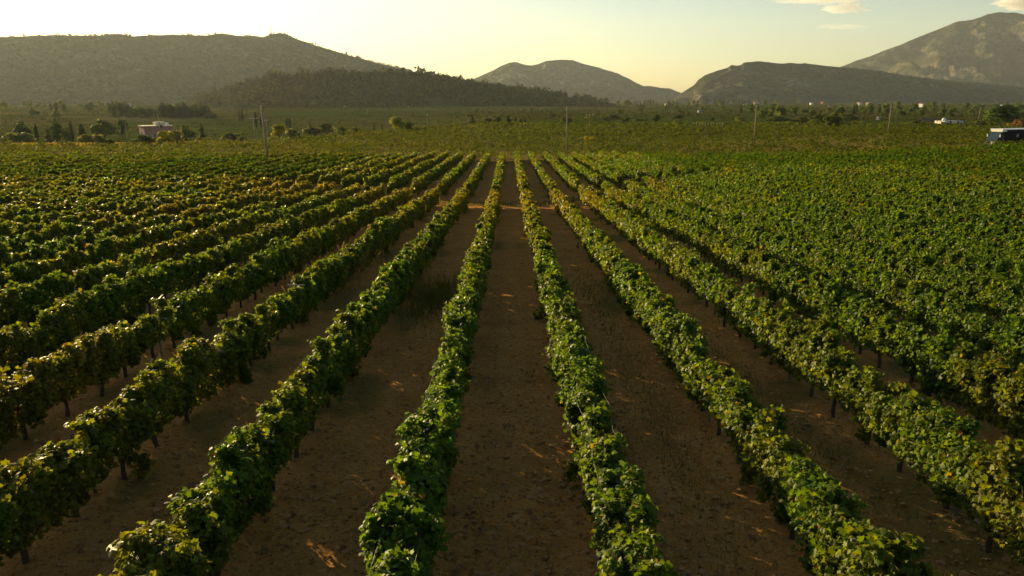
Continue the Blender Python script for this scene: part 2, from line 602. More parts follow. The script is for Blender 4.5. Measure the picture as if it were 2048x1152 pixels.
def hill(name, sky_pts, Dl, Wf, Wb, mat, label, cat, nt=260, ns=70, base=-7.0, spur=0.25, spur_len=260.0, rough=0.02, seed=0, powr=1.25, foot=None, cliff=0.0, scars=()):
    """a ridge in the landscape: crest line at its real distance, a front and a back slope with spurs and gullies between them"""
    pxs = np.array([p[0] for p in sky_pts], float)
    pys = np.array([p[1] for p in sky_pts], float)
    t = np.linspace(pxs[0], pxs[-1], nt)
    D = np.interp(t, [q[0] for q in Dl], [q[1] for q in Dl])
    rx = np.array([at(a, b) for a, b in zip(t, D)])
    py = np.interp(t, pxs, pys)
    H = np.array([z_at(a, b) for a, b in zip(py, D)]) - base
    H = np.maximum(H, 0.5)
    sgn = np.concatenate([np.linspace(-1, 0, int(ns * 0.72), endpoint=False), np.linspace(0, 1, ns - int(ns * 0.72))])
    sg, I = np.meshgrid(sgn, np.arange(nt))
    Hs = H[I]
    # direction across: towards the camera for the front, away for the back
    ux, uy = rx / np.hypot(rx, D), D / np.hypot(rx, D)
    W = np.where(sg < 0, Wf, Wb) * (0.55 + 0.45 * np.minimum(1, Hs / H.max() * 1.6))
    Px = rx[I] + sg * W * ux[I]
    Py = D[I] + sg * W * uy[I]
    a = np.abs(sg)
    prof = (1 - a) ** powr
    if cliff:
        prof = prof * (1 - cliff) + cliff * (1 - sstep((a - 0.05) / 0.3))
    rid = 1 - np.abs(fbm(Px / spur_len + 0.35 * fbm(Px / spur_len, Py / spur_len, seed=seed + 9), Py / (spur_len * 2.6), seed=seed, oct=4)) * 2.2
    rid2 = 1 - np.abs(fbm(Px / (spur_len * 0.31) + 4, Py / (spur_len * 0.8), seed=seed + 31, oct=4)) * 2.2
    env = np.minimum(1, a * 5) * (1 - a) ** 0.8
    z = Hs * prof + spur * Hs * ((rid - 0.75) + 0.38 * (rid2 - 0.75)) * env
    z = z + Hs.max() * rough * fbm(Px / (spur_len * 0.22), Py / (spur_len * 0.22), seed=seed + 20, oct=4) * np.minimum(1, a * 8 + 0.3) * np.minimum(1, Hs / H.max() * 3)
    z = np.where(a > 0.995, -6, z) + base
    V = np.stack([Px, Py, z], -1).reshape(-1, 3)
    m_ = len(sgn)
    ix = np.arange(nt * m_).reshape(nt, m_)
    Fq = np.stack([ix[:-1, :-1], ix[1:, :-1], ix[1:, 1:], ix[:-1, 1:]], -1).reshape(-1, 4)
    bare = np.clip(0.55 * sstep((rid - 0.62) / 0.4) + 0.35 * sstep((rid2 - 0.65) / 0.35) - 0.42, -0.45, 0.5)
    tint = np.zeros((nt, m_, 3))
    tint[..., 0] = bare * 0.6
    tp_ = t[I]
    for (c_px, wpx, ca, wa, sl_) in scars:           # bare rock faces: column, width, position down the slope
        e_ = np.exp(-((tp_ - c_px - sl_ * (a - ca)) / wpx) ** 2 - ((a - ca) / wa) ** 2) * (0.6 + 0.8 * fbm(Px / 30, Py / 60, seed=seed + 40, oct=3))
        tint[..., 1] = np.maximum(tint[..., 1], np.where(sg < 0, np.clip(e_ * 1.5, 0, 1), 0))
    me = np_mesh(name, V, Fq, mat, tint.reshape(-1, 3), smooth=True)
    o = link(name, me)
    tag(o, label, cat, kind='structure')
    return o, V.reshape(nt, m_, 3), sgn


M_HILL1 = hill_mat("scrub_hill", (0.024, 0.034, 0.014), (0.062, 0.072, 0.030), (0.16, 0.14, 0.07), 0.52, 0.72, 0.009)
M_HILL2 = hill_mat("wooded_hill", (0.036, 0.040, 0.016), (0.07, 0.062, 0.027), (0.17, 0.11, 0.065), 0.55, 0.75, 0.02)
M_MTN = hill_mat("limestone_mountain", (0.024, 0.030, 0.017), (0.055, 0.058, 0.034), (0.19, 0.17, 0.13), 0.50, 0.70, 0.006)
M_MTN2 = hill_mat("dry_mountain", (0.024, 0.029, 0.014), (0.055, 0.054, 0.027), (0.16, 0.135, 0.085), 0.48, 0.68, 0.004)

SK1 = [(-260, 120), (-150, 88), (0, 75), (60, 73), (130, 71), (200, 72), (245, 69), (262, 68), (283, 73), (330, 70), (400, 70), (432, 71), (452, 68), (468, 68), (492, 73), (520, 72), (538, 74), (556, 68), (574, 66), (590, 71),
       (606, 79), (640, 91), (700, 109), (760, 126), (820, 141), (860, 152), (930, 178), (1010, 206)]
H1, V1, s1 = hill("hill", SK1, [(-260, 2700), (0, 2900), (560, 3200), (1010, 3400)], 1650, 900, M_HILL1,
                  "long hazy scrub hill on the left with a mast on its summit", "hill", nt=520, ns=150, spur=0.48, spur_len=300, seed=50, powr=1.6, rough=0.035)
SK2 = [(380, 197), (440, 181), (480, 170), (520, 158), (570, 150), (620, 148), (680, 148), (740, 149), (800, 148), (840, 147), (880, 153), (920, 161), (960, 169), (1000, 175), (1060, 182), (1100, 188), (1150, 196), (1190, 202), (1230, 207)]
H2, V2, s2 = hill("hill", SK2, [(380, 1250), (800, 1400), (1230, 1500)], 330, 300, M_HILL2,
                  "low dark wooded hill in front of the long hazy hill", "hill", nt=260, ns=70, spur=0.16, spur_len=120, seed=70, powr=1.2)
SK3 = [(900, 185), (940, 161), (980, 143), (1000, 133), (1018, 125), (1034, 124), (1050, 129), (1062, 131), (1074, 128), (1090, 122), (1120, 118), (1143, 120), (1158, 125), (1200, 136), (1232, 147), (1260, 160), (1285, 172), (1310, 174), (1335, 176), (1365, 188), (1400, 204)]
H3, V3, s3 = hill("mountain", SK3, [(900, 4700), (1400, 5000)], 1500, 900, M_MTN,
                  "grey two-humped mountain in the middle distance behind the wooded hill", "mountain", nt=320, ns=120, spur=0.45, spur_len=380, seed=90, powr=1.25, cliff=0.1, rough=0.085,
                  scars=((1070, 40, 0.30, 0.025, 0), (1110, 60, 0.42, 0.02, 0), (1150, 40, 0.33, 0.02, 0), (1080, 20, 0.5, 0.03, 0)))
SK4 = [(1325, 206), (1345, 197), (1368, 181), (1384, 171), (1392, 160), (1404, 150), (1424, 142), (1450, 133), (1455, 129), (1466, 132), (1474, 131), (1479, 126), (1505, 122), (1530, 124), (1560, 127), (1600, 126), (1625, 130), (1665, 134), (1720, 138), (1800, 150), (1870, 159), (1940, 166), (2048, 176), (2200, 190), (2350, 206)]
H4, V4, s4 = hill("mountain", SK4, [(1325, 3000), (2350, 3400)], 900, 700, M_MTN,
                  "dark rocky ridge with a pale cliff scar below its flat top, right of centre", "mountain", nt=420, ns=110, spur=0.34, spur_len=300, seed=117, powr=1.15, rough=0.09, cliff=0.22,
                  scars=((1585, 26, 0.22, 0.07, 260), (1605, 14, 0.30, 0.05, 200), (1395, 14, 0.5, 0.2, 60), (1410, 30, 0.62, 0.05, 0), (2000, 8, 0.75, 0.03, 0)))
SK5 = [(1560, 190), (1620, 160), (1672, 133), (1700, 121), (1750, 103), (1800, 81), (1850, 58), (1885, 43), (1910, 39), (1932, 34), (1945, 27), (1960, 25), (1990, 25), (2020, 30), (2060, 36), (2120, 52), (2200, 72), (2320, 110), (2500, 160), (2650, 200)]
H5, V5, s5 = hill("mountain", SK5, [(1560, 5600), (1960, 5600), (2650, 5000)], 2100, 1300, M_MTN2,
                  "tall bare mountain with sunlit spurs rising at the right edge", "mountain", nt=420, ns=150, spur=0.50, spur_len=560, seed=137, powr=1.25, rough=0.05,
                  scars=((1925, 14, 0.10, 0.05, 0), (2000, 20, 0.10, 0.06, 100), (1945, 8, 0.2, 0.08, -100), (1690, 10, 0.06, 0.04, 0), (1880, 60, 0.62, 0.03, 0), (1830, 16, 0.66, 0.06, -60)))

# ------------------------------------------------------------------ leaves
LEAF_NEAR_O = np.array([(0, 0.0), (0.30, -0.10), (0.52, 0.10), (0.40, 0.34), (0.50, 0.66), (0.22, 0.66), (0, 1.0), (-0.22, 0.66), (-0.50, 0.66), (-0.40, 0.34), (-0.52, 0.10), (-0.30, -0.10)])


def leaf_near():
    o = LEAF_NEAR_O
    pts = np.vstack([[(0, 0.34)], o])
    w = -0.22 * (pts[:, 1] - 0.3) ** 2 - 0.34 * np.abs(pts[:, 0]) ** 1.6 + np.where(np.arange(13) % 2 == 0, 0.03, -0.03)
    V = np.column_stack([pts[:, 0], pts[:, 1], w])
    Fq = [(0, 1 + 2 * i, 1 + (2 * i + 1) % 12, 1 + (2 * i + 2) % 12) for i in range(6)]
    return V, np.array(Fq)


def leaf_mid():
    V = np.array([(0, -0.05, 0), (0.52, 0.15, -0.13), (0.42, 0.68, -0.13), (0, 1.0, -0.12), (-0.42, 0.68, -0.13), (-0.52, 0.15, -0.13)])
    return V, np.array([(0, 1, 2, 3), (0, 3, 4, 5)])


T_NEAR, T_MID = leaf_near(), leaf_mid()


def nrm(a):
    return a / np.maximum(np.linalg.norm(a, axis=1, keepdims=True), 1e-6)


def place_leaves(tmpl, P, N, Mv, size, col):
    TV, TF = tmpl
    N = nrm(N)
    Mv = nrm(Mv - N * np.sum(Mv * N, 1, keepdims=True))
    T = np.cross(N, Mv)
    n, k = len(P), len(TV)
    wv = rng.uniform(0.75, 1.15, n)[:, None, None]
    cv = rng.uniform(0.2, 2.6, n)[:, None, None]
    V = (P[:, None, :] + size[:, None, None] * (wv * TV[None, :, 0:1] * T[:, None, :] + TV[None, :, 1:2] * Mv[:, None, :] + cv * TV[None, :, 2:3] * N[:, None, :])).reshape(-1, 3)
    Fq = (TF[None] + (np.arange(n) * k)[:, None, None]).reshape(-1, TF.shape[1])
    C = np.repeat(col, k, axis=0)
    return V, Fq, C


def join_parts(parts):
    vs, fs, cs, n = [], [], [], 0
    for v, f, c in parts:
        vs.append(v)
        fs.append(f + n)
        cs.append(c)
        n += len(v)
    return np.vstack(vs), np.vstack(fs), np.vstack(cs)


GREEN = np.array((0.060, 0.120, 0.008))
OLIVE = np.array((0.140, 0.135, 0.012))
YELLOW = np.array((0.17, 0.13, 0.014))
RUST = np.array((0.13, 0.055, 0.012))


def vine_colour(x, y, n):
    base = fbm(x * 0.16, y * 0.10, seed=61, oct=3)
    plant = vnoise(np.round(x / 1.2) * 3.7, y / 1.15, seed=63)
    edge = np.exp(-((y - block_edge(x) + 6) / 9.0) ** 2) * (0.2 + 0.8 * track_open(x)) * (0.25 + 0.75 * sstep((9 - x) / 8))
    w = np.clip(0.30 - 0.22 * sstep((x - 4) / 8) + 0.08 * sstep((-x - 3) / 6) + 0.55 * base + 0.32 * plant + 0.75 * edge + rng.normal(0, 0.16, n), 0, 1)  # less olive at right: that field's shade is put into the leaf colour
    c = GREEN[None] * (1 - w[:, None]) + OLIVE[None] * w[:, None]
    tb = sstep((base + 0.55 * plant + 0.45 * edge - 0.5) / 0.5)
    yel = rng.random(n) < 0.018 + 0.20 * tb
    c[yel] = (YELLOW * rng.uniform(0.5, 1.0, (yel.sum(), 1)) + OLIVE * 0.35)
    rst = rng.random(n) < 0.002 + 0.06 * tb
    c[rst] = RUST * rng.uniform(0.6, 1.2, (rst.sum(), 1))
    return c * rng.uniform(0.72, 1.28, (n, 1))


def leaf_size(r):
    return np.interp(r, [0, 13, 25, 45, 70, 130, 240, 360], [0.074, 0.076, 0.094, 0.132, 0.185, 0.275, 0.50, 0.88])


def canopy_shape(k, y):
    """half width, top, bottom of the foliage of row k along y"""
    plant = 0.5 + 0.5 * np.cos(2 * math.pi * y / 1.15 + 1.7 * k)
    vig = fbm(y * 0.28 + 31.7 * k, 0 * y + k * 5.1, seed=71, oct=3)
    lump = vnoise(y * 1.3 + 9.3 * k, 0 * y + 2.0 * k, seed=75)
    hw = (0.27 if abs(k) <= 2 else 0.245 if k < 0 else 0.215) * (1 + 0.26 * vig + 0.09 * plant + 0.18 * lump)
    top = 1.28 + 0.14 * vig + 0.07 * plant + 0.09 * lump + (0.06 if k > 2 else 0.0)
    bot = 0.20 - 0.16 * vnoise(y * 0.8 + 4.4 * k, 0 * y, seed=77) - 0.1 * vig
    return hw, top, np.clip(bot, 0.06, 0.5), vig


DENS = 1.0


def vine_leaves(k, x, y0, y1, ox, oy, oz):
    """all leaves of one row between y0 and y1, relative to (ox, oy, oz), in bands of growing leaf size"""
    out_near, out_mid = [], []
    ys = np.arange(y0, y1, 0.5)
    if len(ys) < 1: return None
    r = np.hypot(x, ys)
    sz = leaf_size(r)
    dens = DENS * 16.5 / sz ** 2 * np.interp(r, [0, 60, 130], [1.0, 0.9, 0.75])
    cnt = dens * 0.5
    tot = int(cnt.sum())
    if tot < 5: return None
    cdf = np.cumsum(cnt) / cnt.sum()
    y = np.interp(rng.random(tot), np.concatenate([[0], cdf]), np.concatenate([ys, [y1]]))
    hw, top, bot, vig = canopy_shape(k, y)
    keep = rng.random(tot) < np.clip(1.15 + 1.1 * vig, 0.35, 1)
    y, hw, top, bot = y[keep], hw[keep], top[keep], bot[keep]
    n = len(y)
    # two thirds of the leaves sit along arching shoots, the rest fill the core
    ns = max(4, int((y1 - y0) * 12))
    shy = rng.uniform(y0, y1, ns)
    order = np.argsort(shy)
    shy = shy[order]
    sth = np.clip(rng.normal(0, 0.95 if k > 2 else 1.35, ns), -2.8, 2.8)
    sr0, sr1 = rng.uniform(0.2, 0.65, ns), rng.uniform(0.82, 1.22, ns)
    long_ = rng.random(ns) < 0.10
    sr1[long_] = rng.uniform(1.25, 1.7, long_.sum())
    sdy = rng.normal(0, 0.22, ns)
    on = rng.random(n) < 0.58
    si = np.clip(np.searchsorted(shy, y) + rng.integers(-1, 1, n), 0, ns - 1)
    q = np.sqrt(rng.random(n))
    th = np.where(on, sth[si] + rng.normal(0, 0.16, n), rng.uniform(-2.8, 2.8, n))
    rad = np.where(on, sr0[si] + (sr1[si] - sr0[si]) * q, 0.80 - np.abs(rng.normal(0, 0.30, n)))
    y = np.where(on, shy[si] + sdy[si] * q + rng.normal(0, 0.055, n), y)
    sx, cz = np.sin(th), np.cos(th)
    e = 0.80
    X_ = np.sign(sx) * np.abs(sx) ** e * hw * rad + rng.normal(0, 0.035, n)
    hh, mid = (top - bot) / 2, (top + bot) / 2
    Z_ = mid + np.sign(cz) * np.abs(cz) ** e * hh * rad
    over = np.maximum(rad - 1, 0)
    Z_ = Z_ - 0.55 * over ** 2 * hh                              # long shoots droop
    Z_ = np.maximum(Z_, 0.07)
    s = leaf_size(np.hypot(x, y)) * rng.uniform(0.6, 1.22, n)
    N = np.column_stack([0.6 * np.sin(th) + rng.normal(0, 0.6, n), rng.normal(0, 0.65, n), 0.45 + 0.4 * np.cos(th) + rng.normal(0, 0.5, n)])
    Mv = np.column_stack([0.5 * np.sin(th) + rng.normal(0, 0.6, n), rng.normal(0, 0.7, n), -0.55 + rng.normal(0, 0.45, n)])
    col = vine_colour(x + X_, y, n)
    gx_ = np.full(n, x) + X_
    P = np.column_stack([gx_ - ox, y - oy, gz(np.full(n, x), y) + Z_ - oz])
    near = np.hypot(x, y) < 17
    parts = []
    for sel, tm in ((near, T_NEAR), (~near, T_MID)):
        if sel.sum():
            parts.append((tm, P[sel], N[sel], Mv[sel], s[sel], col[sel]))
    return parts


def leaf_object(name, parts, mat, parent=None, loc=(0, 0, 0)):
    built = [place_leaves(*p) for p in parts]
    V, Fq, C = join_parts(built)
    return link(name, np_mesh(name, V, Fq, mat, C), parent, loc)


# ------------------------------------------------------------------ vine rows
ORD = ["", "first", "second", "third", "fourth", "fifth", "sixth", "seventh", "eighth", "ninth", "tenth", "eleventh", "twelfth", "thirteenth", "fourteenth", "fifteenth",
       "sixteenth", "seventeenth", "eighteenth", "nineteenth", "twentieth"]
TRUNKS, POSTS = [], []


def make_trunk(seed):
    rr = random.Random(seed)
    mb = MB()
    pts, rad = [], []
    x = y = 0.0
    for i in range(6):
        pts.append((x, y, -0.12 + 0.135 * i))
        rad.append(0.046 - 0.004 * i + rr.uniform(-0.006, 0.006))
        x += rr.uniform(-0.03, 0.03)
        y += rr.uniform(-0.03, 0.03)
    mb.tube(pts, rad, 7)
    for sg in (-1, 1):
        mb.tube([(pts[-1][0], pts[-1][1], 0.54), (x, y + 0.12 * sg, 0.62), (x, y + 0.32 * sg, 0.65), (x + rr.uniform(-.03, .03), y + 0.54 * sg, 0.66)], [0.03, 0.026, 0.02, 0.014], 6)
        for q in (0.2, 0.42):
            mb.tube([(x, y + q * sg, 0.65), (x + rr.uniform(-.12, .12), y + (q + 0.05) * sg, 0.92), (x + rr.uniform(-.25, .25), y + q * sg, 1.15)], [0.009, 0.007, 0.004], 5)
    o = mb.build("trunk", M_BARK, None, smooth=True)
    me = o.data
    bpy.data.objects.remove(o)
    return me


def make_post():
    mb = MB()
    mb.box(-0.022, 0.022, -0.004, 0.004, -0.2, 1.16)
    mb.box(-0.004, 0.004, 0.004, 0.045, -0.2, 1.16)
    mb.box(-0.24, 0.24, -0.028, -0.0045, 1.115, 1.145)
    o = mb.build("trellis_post", M_STEEL, None)
    me = o.data
    bpy.data.objects.remove(o)
    return me


TRUNK_ME = [make_trunk(i) for i in range(4)]
POST_ME = make_post()
POST_PHASE = {1: 13.5, 2: 6.6, -3: 20.0, -1: 11.5, 3: 9.0, -2: 15.5}


def side(k): return "left" if k < 0 else "right"


LOOK = {-1: "bushy vine row along the left edge of the central dirt alley, near block",
        1: "bushy vine row along the right edge of the central dirt alley, near block",
        -2: "second vine row left of the central dirt alley, with glowing yellow-green tops",
        2: "second vine row right of the central alley, steel post at its near end",
        -3: "third vine row left of the central alley, near block, dark trunks showing under it",
        3: "third vine row right of the central alley, near block, dark trunks showing under it"}


def vine_row(k, y0, y1, label, group, detail):
    x = row_x(k)
    oz = gz1(x, y0)
    parts = vine_leaves(k, x, y0, y1, x, y0, oz)
    if not parts: return
    t = empty("vine_row", (x, y0, oz))
    tag(t, label, "vine row", group)
    leaf_object("foliage", parts, M_VINE, t)
    if detail:
        y = math.ceil(y0 / 1.15) * 1.15 - 0.35 * k % 1.15
        n = 0
        while y < min(y1, 40) and n < 100:
            o = bpy.data.objects.new("trunk", TRUNK_ME[(n * 7 + k) % 4])
            COL.objects.link(o)
            o.parent = t
            o.location = (rng.normal(0, 0.03), y - y0, float(surf(x, y)) - oz)
            o.rotation_euler = (0, 0, (n % 2) * math.pi)
            y += 1.15
            n += 1
        p0 = POST_PHASE.get(k, 8 + (k * 2.3) % 6)
        y = p0 - 6.0 * math.floor((p0 - y0) / 6.0)
        py_ = []
        while y < min(y1, 46):
            o = bpy.data.objects.new("trellis_post", POST_ME)
            COL.objects.link(o)
            o.parent = t
            lift = 0.17 if abs(y - p0) < 0.1 and k in (1, 2, -3) else 0.0
            o.location = (0, y - y0, float(gz1(x, y)) - oz + lift - 0.10)
            py_.append((y, lift))
            y += 6.0
        for sx in ((-0.2, 0.2) if k in (-1, 1) else ()):
            mb = MB()
            pts = []
            for i in range(len(py_) - 1):
                for q in range(6):
                    f = q / 6
                    yy = py_[i][0] * (1 - f) + py_[i + 1][0] * f
                    l = py_[i][1] * (1 - f) + py_[i + 1][1] * f
                    pts.append((sx + 0.05 * math.sin(f * math.pi) * (1 if sx > 0 else -1) * math.sin(yy * 3.1 + k), yy - y0, gz1(x, yy) - oz + 1.16 + l - 0.16 * f * (1 - f)))
            if len(pts) > 2:
                mb.tube(pts, 0.0014, 5).build("wire", M_WIRE, t, smooth=True)


for k in [q for q in range(-20, 21) if q]:
    x = row_x(k)
    y0 = max(2.6, (abs(x) - 6.5) / 0.76 - 3)
    y1 = float(block_edge(x) - 0.6 * track_open(x))
    lab = LOOK.get(k) or f"{ORD[abs(k)]} vine row {side(k)} of the central dirt alley before the cross track"
    vine_row(k, y0, y1, lab, "vine rows of the near block", abs(k) <= 7)
for k in [q for q in range(-9, 10) if q]:
    x = row_x(k)
    y0 = float(block_edge(x) + 0.3 + 3.1 * track_open(x))
    lab = f"{ORD[abs(k)]} vine row {side(k)} of the alley beyond the cross track"
    vine_row(k, y0, 128.0 + 2 * math.sin(k), lab, "vine rows of the block beyond the cross track", False)


# ------------------------------------------------------------------ wide vineyard beyond, one mass of vines
def clump_points(x, y, h, s, per, spread):
    n = len(x) * per
    X_ = np.repeat(x, per) + rng.normal(0, spread, n)
    Y_ = np.repeat(y, per) + rng.normal(0, spread, n)
    H_ = np.repeat(h, per)
    Z_ = gz(X_, Y_) + H_ * np.sqrt(rng.uniform(0.05, 1.0, n))
    size = np.repeat(s, per) * rng.uniform(0.6, 1.25, n)
    return X_, Y_, Z_, size


def far_vines():
    parts = []
    # continuation of the second block out to both sides, rows along y
    ks = [q for q in range(-52, 53) if abs(q) >= 10]
    for k in ks:
        x = row_x(k)
        ya = max(float(block_edge(x) + 0.3 + 3.1 * track_open(x)), abs(x) / 0.76 - 8)
        yb = 128
        if ya < yb - 3:
            p = vine_leaves(k, x, ya, yb, 0, 0, 0)
            if p: parts += p
    # front block past the twentieth row
    for k in [q for q in range(-38, 39) if abs(q) > 20]:
        x = row_x(k)
        ya = max(2.6, (abs(x) - 6.5) / 0.76 - 3)
        yb = float(block_edge(x) - 0.6 * track_open(x))
        if ya < yb - 3:
            p = vine_leaves(k, x, ya, yb, 0, 0, 0)
            if p: parts += p
    # further blocks: rows run across, dark lanes between blocks
    xs, ys, hs = [], [], []
    y = 121.0
    i = 0
    while y < 345:
        step = 2.5
        half = 0.74 * y + 12
        n = int(2 * half / 0.85)
        xx = rng.uniform(-half, half, n)
        yy = y + 0.35 * rng.normal(0, 1, n) + 9 * fbm(xx / 90, 0 * xx + 3, seed=81, oct=2)
        blk = vnoise(np.floor(xx / 45 + 0.3 * np.floor(yy / 31)), np.floor(yy / 31.0) * 3.3, seed=83)
        lane = (np.abs((yy + 3 * blk) % 31.0 - 2.0) < 1.6) & (fbm(xx / 30, yy / 30, seed=84) > -0.25)
        hole = fbm(xx / 8.0, yy / 2.6, seed=85, oct=2) < -0.31
        ok = ~lane & ~hole & (yy < crest_edge(xx) - 4) & (yy > 129.0)
        vg = fbm(xx / 3.0, yy / 3.0, seed=86, oct=2)
        xs.append(xx[ok]); ys.append(yy[ok]); hs.append((1.08 + 0.2 * blk + 0.28 * vg)[ok])
        y += step
    xx, yy, hh = np.concatenate(xs), np.concatenate(ys), np.concatenate(hs)
    r = np.hypot(xx, yy)
    for lo, hi, per in ((0, 175, 9), (175, 250, 6), (250, 600, 4)):
        sel = (r >= lo) & (r < hi)
        if not sel.sum(): continue
        s = leaf_size(r[sel]) * 1.05
        X_, Y_, Z_, size = clump_points(xx[sel], yy[sel], hh[sel], s, per, 0.42)
        n = len(X_)
        N = np.column_stack([rng.normal(0, 0.6, n), rng.normal(0, 0.6, n), 0.45 + np.abs(rng.normal(0, 0.5, n))])
        Mv = rng.normal(0, 0.6, (n, 3)) + np.array((0, 0, -0.4))
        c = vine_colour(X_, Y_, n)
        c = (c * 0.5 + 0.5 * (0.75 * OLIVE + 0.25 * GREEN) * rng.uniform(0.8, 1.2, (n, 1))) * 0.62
        parts.append((T_MID, np.column_stack([X_, Y_, Z_]), N, Mv, size, c))
    o = leaf_object("vineyard", parts, M_FARVINE)
    tag(o, "wide sea of low vines spreading to both sides and on to the field edge", "vineyard", kind='stuff')
    print("vineyard leaves", sum(len(p[1]) for p in parts))


far_vines()


def valley_crops():
    """scrubby rows and field hedges on the plain past the vineyards"""
    n = 42000
    y = np.exp(rng.uniform(math.log(190), math.log(1900), n))
    x = y * rng.uniform(-0.76, 0.76, n)
    patch = vnoise(np.floor(x / 95 + 0.6 * np.floor(y / 60)), np.floor(y / 60) * 1.7, seed=88)
    yr = np.round(y / (6 + 5 * (patch > 0))) * (6 + 5 * (patch > 0)) + rng.normal(0, 0.5, n)
    hedge = (np.abs(yr % 60 - 30) < 5) & (fbm(x / 60, yr / 20, seed=89) > 0.05)
    ok = (yr > crest_edge(x) + 9) & ((patch > -0.35) | hedge) & (fbm(x / 40, yr / 40, seed=92, oct=3) > -0.28)
    x, yr, hedge, patch = x[ok], yr[ok], hedge[ok], patch[ok]
    h = np.where(hedge, rng.uniform(1.2, 3.6, len(x)), 1.3)
    s = np.interp(yr, [190, 400, 900, 1900], [0.5, 0.75, 1.3, 2.2])
    X_, Y_, Z_, size = clump_points(x, yr, h, s, 2, 0.6)
    n = len(X_)
    N = np.column_stack([rng.normal(0, 0.5, n), rng.normal(0, 0.5, n), 0.5 + np.abs(rng.normal(0, 0.5, n))])
    Mv = rng.normal(0, 0.6, (n, 3))
    g = np.repeat(patch, 2)[:, None]
    c = np.array((0.040, 0.052, 0.011)) * (1 - 0.4 * g) + np.array((0.035, 0.02, 0.004)) * (g + 0.3)
    c = np.clip(c, 0.015, 1) * rng.uniform(0.65, 1.3, (n, 1))
    c[np.repeat(hedge, 2)] *= 0.62
    o = leaf_object("field_crops", [(T_MID, np.column_stack([X_, Y_, Z_]), N, Mv, size, c)], M_WOODS)
    tag(o, "strips of far crops and hedge scrub on the plain under the hills", "crops", kind='stuff')


valley_crops()


# ------------------------------------------------------------------ trees
def crown_cloud(kind, n, seed):
    """leaf clump positions, outward directions for a crown of unit height 1 (z 0..1)"""
    rr = np.random.default_rng(seed)
    if kind in ('round', 'bush'):
        m = 11 if kind == 'round' else 8
        z0, z1 = (0.24, 0.86) if kind == 'round' else (0.12, 0.72)
        lob = []
        for i in range(m):
            a = rr.uniform(0, 2 * math.pi)
            q = rr.uniform(0, 1)
            zz = z0 + (z1 - z0) * q
            rad = (0.30 if kind == 'round' else 0.42) * math.sin(math.pi * (0.22 + 0.72 * q)) * rr.uniform(0.4, 1)
            lob.append((rad * math.cos(a), rad * math.sin(a), zz, rr.uniform(0.13, 0.22) * (1.0 if kind == 'round' else 1.1)))
        lob = np.array(lob)
        w = lob[:, 3] ** 2
        i = rr.choice(m, n, p=w / w.sum())
        d = nrm(rr.normal(0, 1, (n, 3)) + np.array((0, 0, 0.25)))
        r = lob[i, 3] * (1 - np.abs(rr.normal(0, 0.22, n)))
        P = lob[i, :3] + d * r[:, None]
        P[:, 2] = np.clip(P[:, 2], 0.03, 1.05)
        c0 = np.array((0, 0, 0.5))
        N = nrm(0.6 * d + 0.6 * nrm(P - c0) + rr.normal(0, 0.45, (n, 3)))
        shade = 0.8 + 0.4 * rr.random(m)[i]
    elif kind == 'cypress':
        q = rr.beta(1.1, 1.5, n)
        rad = 0.105 * np.sin(math.pi * np.clip(q * 0.86 + 0.14, 0, 1)) ** 0.7 * (1 + 0.2 * np.sin(q * 40 + seed))
        a = rr.uniform(0, 2 * math.pi, n)
        rad = rad * (1 - np.abs(rr.normal(0, 0.2, n)))
        P = np.column_stack([rad * np.cos(a), rad * np.sin(a), 0.05 + 0.95 * q])
        N = np.column_stack([np.cos(a), np.sin(a), np.full(n, 0.3)]) + rr.normal(0, 0.4, (n, 3))
        shade = 0.8 + 0.4 * rr.random(n)
    else:                                            # conifer with whorled branches
        q = rr.beta(1.0, 1.7, n)
        whorl = np.round(q * 9) / 9
        q = 0.75 * whorl + 0.25 * q
        a = rr.uniform(0, 2 * math.pi, n)
        arm = 0.5 + 0.5 * np.cos(a * 5 + whorl * 30)
        rad = 0.30 * (1 - q) ** 0.8 * (0.55 + 0.45 * arm) * np.sqrt(rr.uniform(0.15, 1, n))
        P = np.column_stack([rad * np.cos(a), rad * np.sin(a), 0.10 + 0.90 * q - 0.25 * rad])
        N = np.column_stack([0.6 * np.cos(a), 0.6 * np.sin(a), np.full(n, 0.7)]) + rr.normal(0, 0.4, (n, 3))
        shade = 0.75 + 0.5 * arm
    return P, N, shade


TREE_COL = {'round': (0.045, 0.070, 0.018), 'bush': (0.050, 0.066, 0.022), 'cypress': (0.022, 0.034, 0.014), 'conifer': (0.028, 0.042, 0.017)}


def crown_mesh(kind, n, ls, seed, col=None):
    P, N, sh = crown_cloud(kind, n, seed)
    c = np.array(col or TREE_COL[kind])[None] * sh[:, None] * rng.uniform(0.7, 1.3, (n, 1))
    Mv = rng.normal(0, 1, (n, 3)) + np.array((0, 0, -0.3))
    V, Fq, C = place_leaves(T_MID, P, N, Mv, rng.uniform(0.6, 1.3, n) * ls, c)
    return V, Fq, C


def trunk_mb(kind, seed):
    rr = random.Random(seed)
    mb = MB()
    top = {'round': 0.55, 'bush': 0.35, 'cypress': 0.9, 'conifer': 0.92}[kind]
    mb.tube([(0, 0, -0.06), (0.006, 0.0, top * 0.25), (rr.uniform(-.02, .02), rr.uniform(-.02, .02), top * 0.6), (rr.uniform(-.03, .03), rr.uniform(-.03, .03), top)],
            [0.034, 0.026, 0.018, 0.006], 7)
    for i in range(5 if kind in ('round', 'bush') else 3):
        a = i * 2.4 + rr.uniform(-.4, .4)
        z = top * rr.uniform(0.3, 0.65)
        l = 0.24 if kind in ('round', 'bush') else 0.05
        mb.tube([(0, 0, z), (l * 0.5 * math.cos(a), l * 0.5 * math.sin(a), z + 0.11), (l * math.cos(a), l * math.sin(a), z + 0.26)], [0.013, 0.009, 0.004], 5)
    return mb


PROTO = {}


